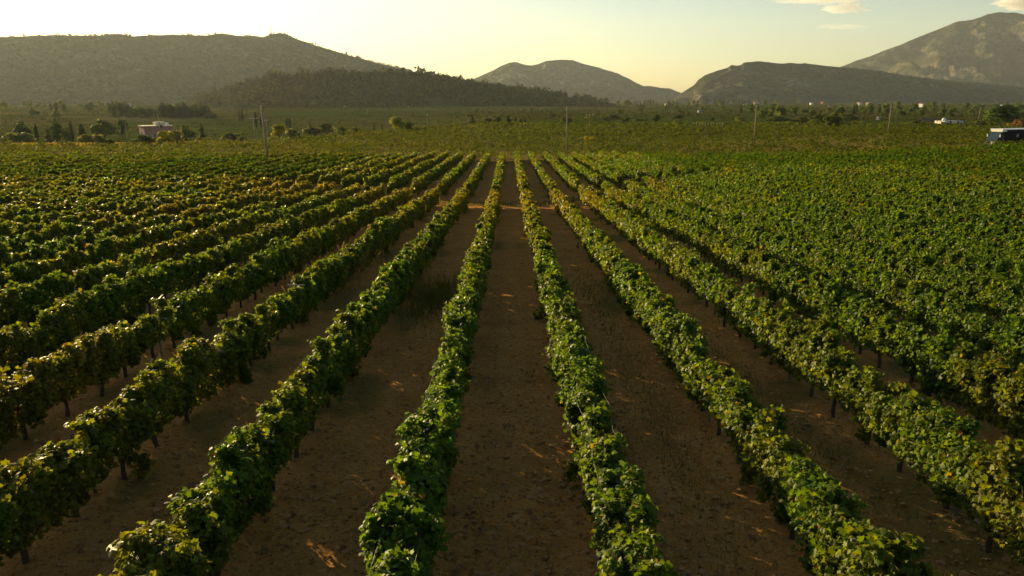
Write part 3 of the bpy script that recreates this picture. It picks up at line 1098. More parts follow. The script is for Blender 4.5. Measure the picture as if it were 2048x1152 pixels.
def tree_proto(key, kind, n, ls, seed, col=None, name="tree"):
    V, Fq, C = crown_mesh(kind, n, ls, seed, col)
    cm = np_mesh("crown", V, Fq, M_TREE, C)
    o = trunk_mb(kind, seed).build("trunk", M_BARK, None, smooth=True)
    tm = o.data
    bpy.data.objects.remove(o)
    PROTO[key] = (cm, tm, name)


for i in range(4):
    tree_proto(f"round{i}", 'round', 1500, 0.062, 200 + i, name="broadleaf_tree")
for i in range(3):
    tree_proto(f"bush{i}", 'bush', 1000, 0.085, 220 + i, name="bush")
for i in range(3):
    tree_proto(f"cypress{i}", 'cypress', 700, 0.050, 240 + i, name="cypress_tree")
for i in range(2):
    tree_proto(f"conifer{i}", 'conifer', 1100, 0.060, 250 + i, name="conifer_tree")
tree_proto("bright", 'round', 1500, 0.062, 261, (0.16, 0.17, 0.022), "broadleaf_tree")
tree_proto("brightbush", 'bush', 1200, 0.075, 263, (0.20, 0.19, 0.022), "bush")
tree_proto("rust", 'bush', 1000, 0.08, 265, (0.15, 0.085, 0.035), "bush")
tree_proto("pale", 'bush', 1000, 0.085, 267, (0.085, 0.090, 0.035), "bush")


def put_tree(key, x, y, h, wid, label, group=None, sink=0.0):
    cm, tm, name = PROTO[key]
    t = empty(name, (x, y, gz1(x, y) - sink), rng.uniform(0, 6.28))
    t.scale = (wid, wid, h)
    tag(t, label, "bush" if name == "bush" else "tree", group)
    link("crown", cm, t)
    link("stem" if name == "bush" else "trunk", tm, t)
    return t


def px_tree(key, px, py, hp, wp, label, group=None, D=None):
    """tree whose foot is seen at px, py in the photo, hp pixels tall and wp wide; D = distance when the foot is hidden"""
    if D is None:
        x, y = hit(px, py)
    else:
        x, y = at(px, D), D
    kind = PROTO[key][0].name
    ppm = FPX / y
    ztop = z_at(py - hp, y)
    h = max(ztop - gz1(x, y), 0.8)
    base_w = {'broadleaf_tree': 0.68, 'bush': 0.92, 'cypress_tree': 0.21, 'conifer_tree': 0.55}[PROTO[key][2]]
    return put_tree(key, x, y, h, wp / ppm / base_w, label, group)


TREES = [
    ("bush0", 200, 282, 17, 34, "dark round bush on the strip of dry grass left of the pink house", 178),
    ("bush1", 278, 283, 19, 44, "dark wide bush on the dry grass right in front of the pink house", 179),
    ("pale", 302, 284, 13, 46, "low pale scrub in front of the pink house between the two bushes", 188),
    ("brightbush", 325, 284, 30, 40, "bright yellow-green tree glowing in the sun beside the pink house", 181),
    ("bright", 556, 271, 24, 30, "bright green tree just right of the tallest bare pole", 212),
    ("bright", 793, 258, 27, 34, "largest round green tree standing at the vineyard crest near the centre", 272),
    ("round1", 816, 257, 15, 22, "small round tree touching the largest crest tree", 276),
    ("round2", 1131, 251, 19, 22, "round dark tree right behind the second bare pole", 345),
    ("bright", 1480, 245, 11, 24, "low rounded green tree near the pale stakes at the field edge", 372),
    ("round2", 1311, 247, 20, 18, "upright dark tree right of the centre, at the vineyard edge", 362),
    ("bush2", 1250, 244, 13, 17, "small very dark bush between the second and third bare poles", 372),
    ("round0", 1557, 247, 17, 40, "broad dark tree beyond the third bare pole, left of the hedge", 360),
    ("bush1", 1598, 246, 17, 44, "long pale green hedge tree between two dark trees", 364),
    ("round3", 1640, 251, 24, 42, "broad dark tree with a light left side, left of the leaning dark tree", 335),
    ("conifer1", 1641, 250, 30, 12, "narrow dark conifer rising out of the broad dark tree", 340),
    ("round1", 1667, 259, 35, 34, "tall black-green tree standing forward at the dry field strip", 290),
    ("round0", 1700, 246, 20, 40, "dark bushy tree right of the tall black-green tree", 370),
    ("bush2", 1838, 254, 17, 26, "dark green bush left of the brown shed", 322),
    ("round3", 2003, 254, 46, 62, "big dark tree behind the truck at the right edge", 290),
    ("bush0", 1968, 250, 20, 36, "green bush at the left foot of the big dark tree", 300),
    ("rust", 2038, 253, 24, 42, "rusty brown bush behind the truck box at the right edge", 282),
    ("brightbush", 1178, 280, 12, 20, "small yellow-green bush standing out of the vines right of the second pole", 186),
    ("rust", 1714, 250, 10, 14, "small brown bush in the field beyond the dry strip", 350),
    # left valley
    ("round0", 205, 262, 28, 40, "largest hazy dark tree left of the pink house in the valley", 330),
    ("round3", 243, 258, 22, 24, "hazy tree just left of the pink house", 345),
    ("round1", 110, 272, 34, 22, "tall hazy tree left of two valley cypresses", 300),
    ("cypress0", 139, 272, 33, 9, "taller valley cypress left of the bushy round tree", 310),
    ("cypress1", 160, 271, 25, 14, "shorter dark valley cypress beside the taller one", 312),
    ("cypress2", 68, 268, 22, 8, "thin dark cypress in the valley near the left edge", 320),
    ("round2", 42, 266, 26, 30, "hazy leafy tree in the valley at the far left", 305),
    ("conifer0", 92, 274, 24, 22, "hazy conifer in the valley behind the pale willow scrub", 300),
    ("round1", 128, 274, 20, 22, "low dark tree between the valley cypresses", 305),
    ("pale", 28, 280, 24, 64, "large pale green thicket at the left edge of the valley", 240),
    ("pale", 175, 275, 14, 60, "pale green scrub in the valley above the dry grass", 250),
    ("round2", 67, 229, 13, 20, "lone hazy tree on the upper left field", 620),
    ("round0", 112, 233, 14, 17, "round dark tree alone on the light green field at left", 590),
    ("pale", 350, 270, 18, 44, "pale bush behind the bright yellow-green tree", 262),
    ("round2", 368, 268, 20, 30, "dark leafy tree right of the pink house", 300),
    ("conifer0", 401, 268, 24, 20, "dark ragged conifer right of the pink house", 300),
    ("pale", 405, 278, 10, 40, "low pale scrub at the field crest under the ragged conifer", 240),
    ("pale", 465, 272, 14, 54, "pale yellow-green scrub left of the crossarm pole", 262),
    ("bush1", 480, 273, 10, 24, "dark bush left of the crossarm pole", 255),
    ("bush2", 590, 262, 14, 40, "dark thicket right of the bright green crest tree", 300),
    ("conifer0", 618, 248, 14, 9, "small pointed conifer rising above the dark thicket", 380),
    ("bush0", 640, 251, 13, 60, "long dark mound of scrub beside the farm track", 370),
    ("round1", 681, 262, 14, 18, "hazy round tree on the farm track slope", 330),
    ("bush2", 712, 258, 11, 40, "dark scrub left of the row of thin cypresses", 330),
    ("cypress0", 747, 257, 13, 5, "thin dark cypress left of the largest crest tree", 330),
    ("cypress1", 763, 257, 11, 5, "thin cypress nearest to the left side of the largest crest tree", 332),
    ("round3", 826, 233, 7, 10, "tiny dark tree alone on the field above the crest trees", 640),
    ("conifer1", 944, 246, 19, 12, "hazy conifer with a pointed top left of the valley bushes", 430),
    ("bush1", 943, 247, 10, 24, "grey-green bush at the foot of the pointed hazy conifer", 425),
    ("pale", 972, 250, 17, 26, "pale rounded bush in the dip beyond the vineyard crest", 400),
    ("round2", 994, 250, 17, 18, "grey-green tree between the pale bush and the dark conifer", 395),
    ("conifer0", 1016, 250, 20, 19, "broad dark conifer at the vineyard crest near the centre", 375),
    ("cypress0", 1031, 250, 20, 4, "very thin dark cypress right of the broad conifer", 378),
    ("conifer1", 1042, 250, 13, 14, "grey hazy conifer right of the very thin cypress", 385),
    ("cypress2", 1050, 250, 12, 5, "small dark cypress at the right end of the crest conifers", 380),
    ("round0", 1093, 241, 9, 20, "grey round tree left of the second bare pole", 470),
    ("round3", 1105, 237, 10, 14, "dark round tree above the grey one left of the second pole", 520),
    ("bright", 1177, 243, 10, 16, "small light green tree behind the pale crossarm pole", 420),
    ("bush0", 1210, 244, 10, 26, "dull green scrub right of the pale crossarm pole", 400),
    ("pale", 1222, 242, 15, 26, "pale feathery tree beyond the vineyard right of centre", 430),
    ("bush1", 1280, 243, 8, 26, "flat grey-green bush left of the upright dark tree", 400),
    ("round1", 1357, 240, 12, 24, "pair-shaped dark tree beyond the field edge right of centre", 440),
    ("cypress1", 1425, 246, 12, 7, "little dark cypress left of the rounded field-edge tree", 390),
]
for key, px, py, hp, wp, lab, D in TREES:
    px_tree(key, px, py, hp, wp, lab, None, D)

# row of tall dark cypresses and pines below the left hill
for i in range(34):
    px = 318 + i * 3.1 + rng.uniform(-1.2, 1.2)
    D = 640 + rng.uniform(-14, 14)
    px_tree(f"cypress{i % 3}", px, 227 + 0.06 * (px - 318), rng.uniform(15, 25), rng.uniform(5, 7.5), "tall cypress in the dark row of cypresses below the left hill", "cypresses in the dark row below the left hill", D)
for i in range(16):
    px = 224 + i * 5.9 + rng.uniform(-1.5, 1.5)
    hp = 24 if i < 5 else 15
    px_tree(("round0", "conifer0", "round2", "conifer1")[i % 4], px, 224 + 0.05 * (px - 224), hp * rng.uniform(0.8, 1.05), rng.uniform(13, 18), "dark tree in the tree belt left of the cypress row", "trees in the belt left of the cypress row", 660 + rng.uniform(-20, 20))
px_tree("conifer0", 418, 233, 22, 14, "dark conifer at the right end of the cypress row", None, 620)
px_tree("bush1", 424, 235, 12, 26, "dark bush under the conifer that ends the cypress row", None, 615)
for px, py, hp, wp, lab in ((479, 226, 9, 3, "left one of two thin cypresses alone on the field"), (485, 227, 11, 4, "right one of two thin cypresses alone on the field"),
                            (511, 240, 17, 5, "thin tall cypress behind the crossarm pole"), (523, 243, 15, 8, "stout cypress left of the tallest bare pole"),
                            (573, 245, 10, 4, "left one of two short cypresses right of the bright green tree"), (579, 246, 12, 5, "right one of two short cypresses right of the bright green tree"),
                            (105, 214, 9, 4, "left one of three hazy pines on the far left field"), (116, 214, 10, 5, "middle one of three hazy pines on the far left field"), (131, 215, 8, 6, "right one of three hazy pines on the far left field")):
    px_tree("cypress1" if wp < 5 else "cypress2", px, py, hp, wp * 1.3, lab, None, 480 if py > 232 else (560 if py > 220 else 820))
px_tree("round1", 180, 217, 11, 22, "round hazy tree on the bright strip of the far left field", None, 800)


def joined_tree(kind, n, ls, seed):
    """a whole small far tree as one mesh: crown and trunk"""
    V, Fq, C = crown_mesh(kind, n, ls, seed)
    me = np_mesh("far_tree", V, Fq, M_TREE, C)
    return me


FAR_ME = [joined_tree('round', 260, 0.12, 300 + i) for i in range(4)] + [joined_tree('cypress', 120, 0.09, 310 + i) for i in range(2)] + [joined_tree('conifer', 200, 0.11, 320)]


def far_trees(n, px0, px1, D0, D1, h0, h1, label, group, kinds, seed):
    rr = np.random.default_rng(seed)
    for i in range(n):
        D = math.exp(rr.uniform(math.log(D0), math.log(D1)))
        px = rr.uniform(px0, px1)
        x = at(px, D)
        q = kinds[int(rr.integers(len(kinds)))]
        o = bpy.data.objects.new("far_tree", FAR_ME[q])
        COL.objects.link(o)
        h = rr.uniform(h0, h1)
        o.location = (x, D, gz1(x, D) - 0.3)
        w = h * rr.uniform(0.9, 1.5) if q < 4 else h
        o.scale = (w, w, h)
        o.rotation_euler = (0, 0, rr.uniform(0, 6.28))
        tag(o, label, "tree", group)


far_trees(40, 1500, 2120, 430, 620, 4.5, 8, "dark leafy tree in the belt beyond the field at right", "trees in the belt beyond the right field", (0, 1, 2, 3, 0, 1, 2, 3, 6), 401)
far_trees(46, 1700, 2140, 640, 1100, 6, 11, "tree in the hazy wooded belt at the foot of the tall mountain", "trees in the wooded belt at right", (0, 1, 2, 3, 0, 1, 4, 6), 402)
far_trees(34, 1210, 1740, 560, 1050, 4, 8, "scattered small tree on the green plain right of the wooded hill", "scattered trees on the plain right of centre", (0, 1, 2, 3, 4, 6), 403)
far_trees(60, 1225, 1560, 1300, 2000, 8, 14, "small dark tree among the village houses under the rocky ridge", "trees of the village under the rocky ridge", (0, 1, 2, 3, 4, 5, 6), 404)
far_trees(22, 560, 1200, 560, 1000, 2.5, 5, "tiny tree on the hazy fields below the wooded hill", "tiny trees on the fields below the wooded hill", (0, 1, 2, 3, 5), 405)
far_trees(26, -20, 400, 850, 1150, 6, 11, "hazy tree at the foot of the long left hill", "hazy trees at the foot of the left hill", (0, 1, 2, 3, 6), 406)


# ------------------------------------------------------------------ woods on the hills: far masses of trees
def hill_woods(Vg, sgn, n, hmin, hmax, leaves, ls, smin, smax, label, seed, thresh, cscale, tlo=0.02, thi=0.98, base_col=(0.034, 0.046, 0.017), crest=0, tfade=-0.3):
    rr = np.random.default_rng(seed)
    nt_, ns_ = Vg.shape[:2]
    ti = rr.uniform(tlo, thi, n) * (nt_ - 1.01)
    sv = rr.uniform(smin, smax, n)
    if crest:
        sv[:crest] = rr.uniform(-0.04, 0.02, crest)
    si = np.interp(sv, sgn, np.arange(ns_))
    i0, j0 = ti.astype(int), np.minimum(si.astype(int), ns_ - 2)
    fi, fj = (ti - i0)[:, None], (si - j0)[:, None]
    P = Vg[i0, j0] * (1 - fi) * (1 - fj) + Vg[i0 + 1, j0] * fi * (1 - fj) + Vg[i0, j0 + 1] * (1 - fi) * fj + Vg[i0 + 1, j0 + 1] * fi * fj
    dn = fbm(P[:, 0] / cscale, P[:, 1] / cscale, seed=seed, oct=3)
    ok = (dn > thresh)
    ok[:crest] = True
    tf = ti / nt_
    ok &= rr.random(n) < np.interp(tf, [0, tfade, tfade + 0.2, 1], [0.03, 0.06, 1, 1])
    P = P[ok]
    m_ = len(P)
    h = rr.uniform(hmin, hmax, m_)
    if crest: h[:crest] *= rr.uniform(0.9, 1.9, crest)
    w = h * rr.uniform(0.30, 0.60, m_)
    tone = rr.uniform(0.6, 1.45, m_)
    L = np.repeat(np.arange(m_), leaves)
    d = nrm(rr.normal(0, 1, (len(L), 3)))
    PP = P[L] + np.column_stack([d[:, 0] * w[L], d[:, 1] * w[L], (0.5 + 0.48 * d[:, 2]) * h[L]])
    N = d + rr.normal(0, 0.35, d.shape)
    c = np.array(base_col)[None] * (tone[L] * rr.uniform(0.8, 1.2, len(L)))[:, None]
    yel = (tone > 1.30)[L]
    c[yel] = c[yel] * np.array((1.5, 1.2, 0.9))
    size = ls * h[L] * rr.uniform(0.7, 1.3, len(L))
    o = leaf_object("woods", [(T_MID, PP, N, rr.normal(0, 1, d.shape), size, c)], M_WOODS)
    tag(o, label, "woods", kind='stuff')


hill_woods(V2, s2, 9000, 3.0, 8.0, 14, 0.36, -0.93, 0.12, "dark pine and scrub woods covering the low hill", 500, -0.32, 60, 0.02, 0.98, crest=200, tfade=0.1)
hill_woods(V1, s1, 11000, 3.0, 8.5, 6, 0.45, -0.8, 0.06, "hazy scrub and trees spread over the long left hill", 510, -0.12, 120, 0.12, 0.98, crest=500)


# ------------------------------------------------------------------ poles and masts
def pole(px, py_base, hp, D, label, lean=0.0, arm=None, r=0.13, mat=None, cat="utility pole", group=None):
    x = at(px, D)
    z0 = gz1(x, D)
    h = z_at(py_base - hp, D) - z0
    t = empty("utility_pole", (x, D, z0))
    tag(t, label, cat, group)
    t.rotation_euler = (0, R(lean), 0)
    MB().tube([(0, 0, -0.4), (0, 0, h * 0.5), (0, 0, h)], [r * 1.12, r, r * 0.85], 10).build("pole", mat or M_POLE, t, smooth=True)
    if arm:
        w, n = arm
        zc = h - 0.45
        mb = MB().box(-w / 2, w / 2, -r * 0.7 - 0.10, -r * 0.7 - 0.002, zc - 0.07, zc + 0.07)
        mb.tube([(-w * 0.3, -r * 0.7 - 0.05, zc - 0.07), (0, -r * 0.7 - 0.05, zc - 0.75)], 0.025, 5)
        mb.tube([(w * 0.3, -r * 0.7 - 0.05, zc - 0.07), (0, -r * 0.7 - 0.05, zc - 0.75)], 0.025, 5)
        mb.build("crossarm", M_POLE, t)
        for i in range(n):
            xx = -w / 2 + 0.15 + (w - 0.3) * i / (n - 1)
            MB().tube([(xx, -r * 0.7 - 0.05, zc + 0.07), (xx, -r * 0.7 - 0.05, zc + 0.16), (xx, -r * 0.7 - 0.05, zc + 0.2), (xx, -r * 0.7 - 0.05, zc + 0.34), (xx, -r * 0.7 - 0.05, zc + 0.40)],
                      [0.03, 0.05, 0.12, 0.10, 0.04], 9).build("insulator", M_CERAMIC, t, smooth=True)
    return t


pole(530, 322, 112, 113, "tallest bare wooden pole standing among the vines on the left", lean=-2.4, r=0.17)
pole(1135, 300, 88, 146, "bare wooden pole standing among the vines right of centre", lean=-0.8, r=0.15)
pole(1511, 282, 71, 182, "bare wooden pole in the vines below the rocky ridge", lean=0.3, r=0.14)
pole(1779, 270, 61, 214, "bare wooden pole in the vines left of the white house", lean=0.5, r=0.14)
pole(508, 275, 40, 270, "thin dark pole with a crossarm and shining white insulators", arm=(3.0, 4), lean=-2.0)
pole(534, 275, 36, 262, "thin pole just right of the tallest bare pole", lean=-2, arm=(1.0, 2))
pole(251, 274, 40, 270, "thin dark pole left of the pink house", lean=-2)
pole(321, 262, 36, 300, "leaning pole with a dark transformer in front of the pink house", lean=-4)
pole(855, 266, 38, 262, "thin pale pole right of the largest crest tree", arm=(0.7, 2), r=0.09)
pole(1179, 262, 34, 268, "pale pole with a small crossarm right of the second bare pole", arm=(2.6, 3), r=0.10)
pole(1988, 252, 48, 300, "tall pole in front of the big dark tree at the right", lean=2.5, r=0.14)
pole(1956, 247, 34, 340, "dark pole between the white house and the big dark tree", lean=2.5)
pole(1558, 247, 28, 380, "thin pole in front of the broad dark tree beyond the third bare pole", r=0.1)
pole(1605, 246, 14, 390, "short pale pole before the long hedge tree", r=0.1, mat=M_CONCRETE)
pole(1563, 245, 10, 385, "very short pale pole right of the broad dark tree", r=0.1, mat=M_CONCRETE)
pole(1896, 238, 16, 470, "left one of two pale poles behind the white house", r=0.13, mat=M_CONCRETE)
pole(1905, 233, 22, 480, "right one of two pale poles behind the white house", r=0.13, mat=M_CONCRETE)
pole(1985, 222, 22, 560, "thin far pole left of the top of the tall right pole", r=0.13)
pole(1202, 243, 14, 420, "dark short pole on the plain right of the pale crossarm pole", r=0.10)
# transformer on the leaning pole
tp = [o for o in bpy.data.objects if o.get('label') == "leaning pole with a dark transformer in front of the pink house"][0]
MB().tube([(0.55, 0, 6.3), (0.55, 0, 6.45), (0.55, 0, 7.5), (0.55, 0, 7.6)], [0.36, 0.42, 0.42, 0.3], 12).build("transformer", M_ROOFBROWN, tp, smooth=True)
MB().box(0.10, 0.30, -0.08, 0.08, 6.6, 7.2).build("bracket", M_STEEL, tp)


def mast(px, py, hp, label, D=3190):
    x = at(px, D)
    z0 = z_at(py, D) - 3
    h = z_at(py - hp, D) - z0
    t = empty("radio_mast", (x, D, z0))
    tag(t, label, "mast")
    mb = MB()
    w0, w1 = 2.6, 1.2
    for i in range(4):
        a = math.pi / 4 + i * math.pi / 2
        mb.tube([(w0 * math.cos(a), w0 * math.sin(a), -2), (w1 * math.cos(a), w1 * math.sin(a), h)], 0.55, 5)
    nb = 8
    for j in range(nb):
        za, zb = h * j / nb, h * (j + 1) / nb
        wa, wb_ = w0 + (w1 - w0) * j / nb, w0 + (w1 - w0) * (j + 1) / nb
        for i in range(4):
            a, b = math.pi / 4 + i * math.pi / 2, math.pi / 4 + (i + 1) * math.pi / 2
            mb.tube([(wa * math.cos(a), wa * math.sin(a), za), (wb_ * math.cos(b), wb_ * math.sin(b), zb)], 0.3, 4)
    mb.build("lattice", M_STEEL, t)
    for zz in (0.62, 0.8, 0.93):
        MB().tube([(-0.9, -0.9, h * zz), (-0.9, -1.6, h * zz)], [0.95, 0.95], 10).build("antenna_drum", M_WHITE, t)
    MB().tube([(0, 0, h), (0, 0, h + 4)], 0.3, 5).build("whip_antenna", M_STEEL, t)


mast(555.5, 68, 12, "lattice radio mast on the summit of the long left hill")
mast(605, 79, 5, "small mast on the slope right of the hill summit")


# ------------------------------------------------------------------ buildings
def windows(t, face, spots, w, h, yout, mat=M_DARK, framemat=M_WHITE):
    """face 'front' = -y wall at y=yout, 'left' = -x wall at x=yout; window > pane"""
    for a, z in spots:
        fr = MB()
        g = 0.09
        if face == 'front':
            fr.box(a - w / 2 - g, a - w / 2, yout - 0.06, yout + 0.1, z, z + h).box(a + w / 2, a + w / 2 + g, yout - 0.06, yout + 0.1, z, z + h)
            fr.box(a - w / 2 - g, a + w / 2 + g, yout - 0.062, yout + 0.1, z + h, z + h + g).box(a - w / 2 - g - .05, a + w / 2 + g + .05, yout - 0.12, yout + 0.1, z - g, z)
        else:
            fr.box(yout - 0.06, yout + 0.1, a - w / 2 - g, a - w / 2, z, z + h).box(yout - 0.06, yout + 0.1, a + w / 2, a + w / 2 + g, z, z + h)
            fr.box(yout - 0.062, yout + 0.1, a - w / 2 - g, a + w / 2 + g, z + h, z + h + g).box(yout - 0.12, yout + 0.1, a - w / 2 - g - .05, a + w / 2 + g + .05, z - g, z)
        f = fr.build("window", framemat, t)
        pn = MB()
        if face == 'front': pn.box(a - w / 2, a + w / 2, yout - 0.02, yout + 0.08, z, z + h)
        else: pn.box(yout - 0.02, yout + 0.08, a - w / 2, a + w / 2, z, z + h)
        pn.build("pane", mat, f)


# pink flat-roofed house in the valley
D = 330
x0, x1 = at(288, D), at(341, D)
zb = gz1((x0 + x1) / 2, D) - 0.3
t = empty("house", (x0 - 0.4, D, zb), R(38))
tag(t, "pink flat-roofed house in the valley with a lit left wall and rooftop room", "house")
L = (x1 - x0) * 1.02
hh = z_at(253, D) - zb
MB().box(0, L, 0, 10, 0, hh).build("wall", M_PINK, t)
MB().box(-0.25, L + 0.25, -0.25, 10.25, hh, hh + 0.28).build("roof", M_CREAM, t)
u_ = MB().box(5.4, 9.2, 2.0, 7.0, hh + 0.28, hh + 1.6).build("rooftop_room", M_CREAM, t)
MB().box(5.2, 9.4, 1.8, 7.2, hh + 1.6, hh + 1.75).build("slab", M_CREAM, u_)
MB().tube([(10.4, 3, hh + 0.28), (10.4, 3, hh + 0.5), (10.4, 3, hh + 1.3), (10.4, 3, hh + 1.45)], [0.5, 0.55, 0.55, 0.2], 12).build("water_tank", M_TROUGH, t, smooth=True)
windows(t, 'front', [(1.8, 1.2), (4.0, 1.2), (6.3, 1.2), (8.8, 1.2), (10.8, 1.2)], 0.9, 1.9, 0.0)
windows(t, 'left', [(6.5, 2.6)], 1.0, 1.2, 0.0)
MB().box(-0.05, 0.05, 2.2, 3.4, 0.1, 2.3).build("door", M_CERAMIC, t)

# white house with dome-shaped tank, far right
D = 318
x0, x1 = at(1891, D), at(1933, D)
zb = gz1(x0, D)
hh = z_at(242.5, D) - zb
t = empty("house", (x0, D, zb), R(10))
tag(t, "white flat-roofed farm house with a rounded tank on its roof", "house")
L = x1 - x0
MB().box(0, L, 0, 6, -0.3, hh).build("wall", M_WHITE, t)
MB().box(-0.15, L + 0.12, -0.15, 6.15, hh, hh + 0.16).build("roof", M_CONCRETE, t)
MB().tube([(1.4, 2.5, hh + 0.16), (1.4, 2.5, hh + 0.3), (1.4, 2.5, hh + 0.8), (1.4, 2.5, hh + 1.15), (1.4, 2.5, hh + 1.3)], [0.75, 0.85, 0.85, 0.55, 0.15], 14).build("water_tank", M_TROUGH, t, smooth=True)
windows(t, 'left', [(2.6, 1.0)], 1.3, 1.1, 0.0)
windows(t, 'front', [(2.6, 1.1), (6.2, 1.1)], 0.8, 0.9, 0.0)
MB().box(-0.05, 0.05, 4.2, 5.1, -0.1, 2.0).build("door", M_ROOFBROWN, t)
# low lit hut left of it
xa = at(1880, D)
t = empty("hut", (xa, D - 1, gz1(xa, D)), R(10))
tag(t, "small cream hut left of the white farm house", "hut")
MB().box(0, 1.9, 0, 2.6, -0.3, 1.75).build("wall", M_CREAM, t)
MB().box(-0.1, 2.0, -0.1, 2.7, 1.75, 1.87).build("roof", M_CREAM, t)
MB().box(0.5, 1.2, -0.03, 0.05, 0.0, 1.35).build("door", M_DARK, t)
# long low annex wall right of the house
xa, xb = at(1934, D), at(1982, D)
t = empty("boundary_wall", (xa + 0.5, D + 3, gz1(xa, D)), R(3))
tag(t, "low grey-white concrete wall running right from the white farm house", "wall")
W_ = xb - xa - 0.5
MB().box(0, W_ * 0.45, 0, 0.3, -0.4, 1.15).box(W_ * 0.45 + 0.002, W_, 0.02, 0.28, -0.4, 0.8).build("panel", M_CONCRETE, t)
MB().box(-0.05, W_ * 0.45 + 0.05, -0.05, 0.35, 1.15, 1.25).build("coping", M_WHITE, t)
# brown roofed shed
D = 345
xa, xb = at(1848, D), at(1878, D)
zb = gz1(xa, D)
t = empty("shed", (xa, D, zb), R(4))
tag(t, "open farm shed with a brown sheet roof left of the white house", "shed")
L = xb - xa
hs_ = z_at(243, D) - zb
ht_ = z_at(238, D) - zb
for px_, py_ in ((0.2, 0.2), (L / 2, 0.2), (L - 0.2, 0.2), (0.2, 4.3), (L / 2, 4.3), (L - 0.2, 4.3)):
    MB().box(px_ - 0.08, px_ + 0.08, py_ - 0.08, py_ + 0.08, -0.3, hs_ + (ht_ - hs_) * 0.15).build("post", M_POLE, t)
MB().add([(-0.3, -0.4, hs_), (L + 0.3, -0.4, hs_), (L + 0.3, 2.3, ht_), (-0.3, 2.3, ht_), (-0.3, -0.4, hs_ + 0.1), (L + 0.3, -0.4, hs_ + 0.1), (L + 0.3, 2.3, ht_ + 0.1), (-0.3, 2.3, ht_ + 0.1)],
         [(0, 1, 2, 3), (7, 6, 5, 4), (0, 4, 5, 1), (1, 5, 6, 2), (2, 6, 7, 3), (3, 7, 4, 0)]).add(
    [(-0.3, 2.302, ht_), (L + 0.3, 2.302, ht_), (L + 0.3, 5.0, hs_), (-0.3, 5.0, hs_), (-0.3, 2.302, ht_ + 0.1), (L + 0.3, 2.302, ht_ + 0.1), (L + 0.3, 5.0, hs_ + 0.1), (-0.3, 5.0, hs_ + 0.1)],
    [(0, 1, 2, 3), (7, 6, 5, 4), (0, 4, 5, 1), (1, 5, 6, 2), (2, 6, 7, 3), (3, 7, 4, 0)]).build("roof", M_ROOFBROWN, t)
MB().box(0.3, L - 0.3, 4.35, 4.45, -0.3, hs_ * 0.95).build("back_wall", M_ROOFBROWN, t)


def village_house(px, D, w, h, d, label, group, wall=M_WHITE, roof=M_TILE, rz=0.3):
    x = at(px, D)
    t = empty("village_house", (x, D, gz1(x, D) + 1.0), rz)
    tag(t, label, "house", group)
    MB().box(-w / 2, w / 2, -d / 2, d / 2, -2.0, h).build("wall", wall, t)
    e = 0.4 if w > 4 else 0.15
    rise = min(1.7, w * 0.2)
    MB().add([(-w / 2 - e, -d / 2 - e, h), (w / 2 + e, -d / 2 - e, h), (w / 2 + e, d / 2 + e, h), (-w / 2 - e, d / 2 + e, h), (-w / 2 - e, 0, h + rise), (w / 2 + e, 0, h + rise)],
             [(0, 1, 5, 4), (2, 3, 4, 5), (0, 4, 3), (1, 2, 5), (3, 2, 1, 0)]).build("roof", roof, t)
    if w > 5: windows(t, 'front', [(-w * 0.25, 0.6), (w * 0.25, 0.6)], 1.2, 1.1, -d / 2)


VIL = [(1236, 2150), (1262, 1500), (1275, 1900), (1294, 2200), (1332, 1500), (1385, 1650), (1416, 2100), (1417, 1650), (1434, 2150), (1437, 1700), (1459, 1650), (1462, 1900), (1487, 1600), (1508, 1750), (1515, 1800), (1563, 1650), (1620, 1600), (1642, 1850), (1655, 1700)]
for i, (px, D) in enumerate(VIL):
    village_house(px, D, 6 + (i * 5) % 4, 2.2 + (i % 3) * 0.8, 6, "small pale village house at the foot of the rocky ridge", "village houses under the rocky ridge",
                  (M_CREAM, M_PINK, M_CONCRETE, M_PINK)[i % 4], (M_TILE, M_CONCRETE, M_TILE)[i % 3], 0.2 + 0.25 * (i % 4))
village_house(1735, 1500, 11, 4.0, 8, "bright cream house with a red roof glowing at the foot of the tall mountain", None, M_CREAM, M_TILE, 0.5)
village_house(1715, 1500, 8, 4.5, 7, "small cream house left of the bright glowing house", None, M_CREAM, M_TILE, 0.5)
village_house(1841, 1150, 9, 4.0, 7, "red-roofed white house in the wooded belt left of the white farm house", None, M_WHITE, M_TILE, 0.4)
village_house(1999, 1000, 9, 4.2, 7, "long pale house in the wooded belt near the tall right pole", None, M_CREAM, M_CONCRETE, 0.3)
village_house(1399, 700, 4, 0.4, 3, "low pale barn on the plain right of the upright dark tree", None, M_CONCRETE, M_CONCRETE, 0.3)
village_house(1757, 420, 1.6, 0.3, 1.5, "tiny pale hut near the fourth bare pole", None, M_CONCRETE, M_CONCRETE, 0.3)
village_house(243, 1120, 10, 4.5, 8, "left white house at the foot of the long left hill", None, M_WHITE, M_TILE, 0.4)
village_house(259, 1130, 9, 4.0, 8, "right white house at the foot of the long left hill", None, M_CREAM, M_TILE, 0.4)

# pale stakes at the field edge
st0 = None
for i in range(11):
    px = 1388 + i * 5.8
    D = 318
    x = at(px, D)
    if st0 is None:
        t = empty("stake", (x, D, gz1(x, D)))
        MB().box(-0.09, 0.09, -0.09, 0.09, -0.2, 1.45).build("post", M_CONCRETE, t)
        MB().box(-0.11, 0.11, -0.11, 0.11, 1.452, 1.50).build("cap", M_CONCRETE, t)
        st0 = t
    else:
        t = copy_tree(st0)
        t.location = (x, D, gz1(x, D))
    tag(t, "short pale stake in the line of stakes at the far vineyard edge", "stake", "line of pale stakes at the vineyard edge")

# ------------------------------------------------------------------ truck half hidden by the vines
D = 150
xt = at(1988, D)
zt = gz1(xt, D)
print("truck ground", zt, "vis base", z_at(280, D))
t = empty("truck", (xt, D, z_at(258, D) - 3.62), R(180 + 22))
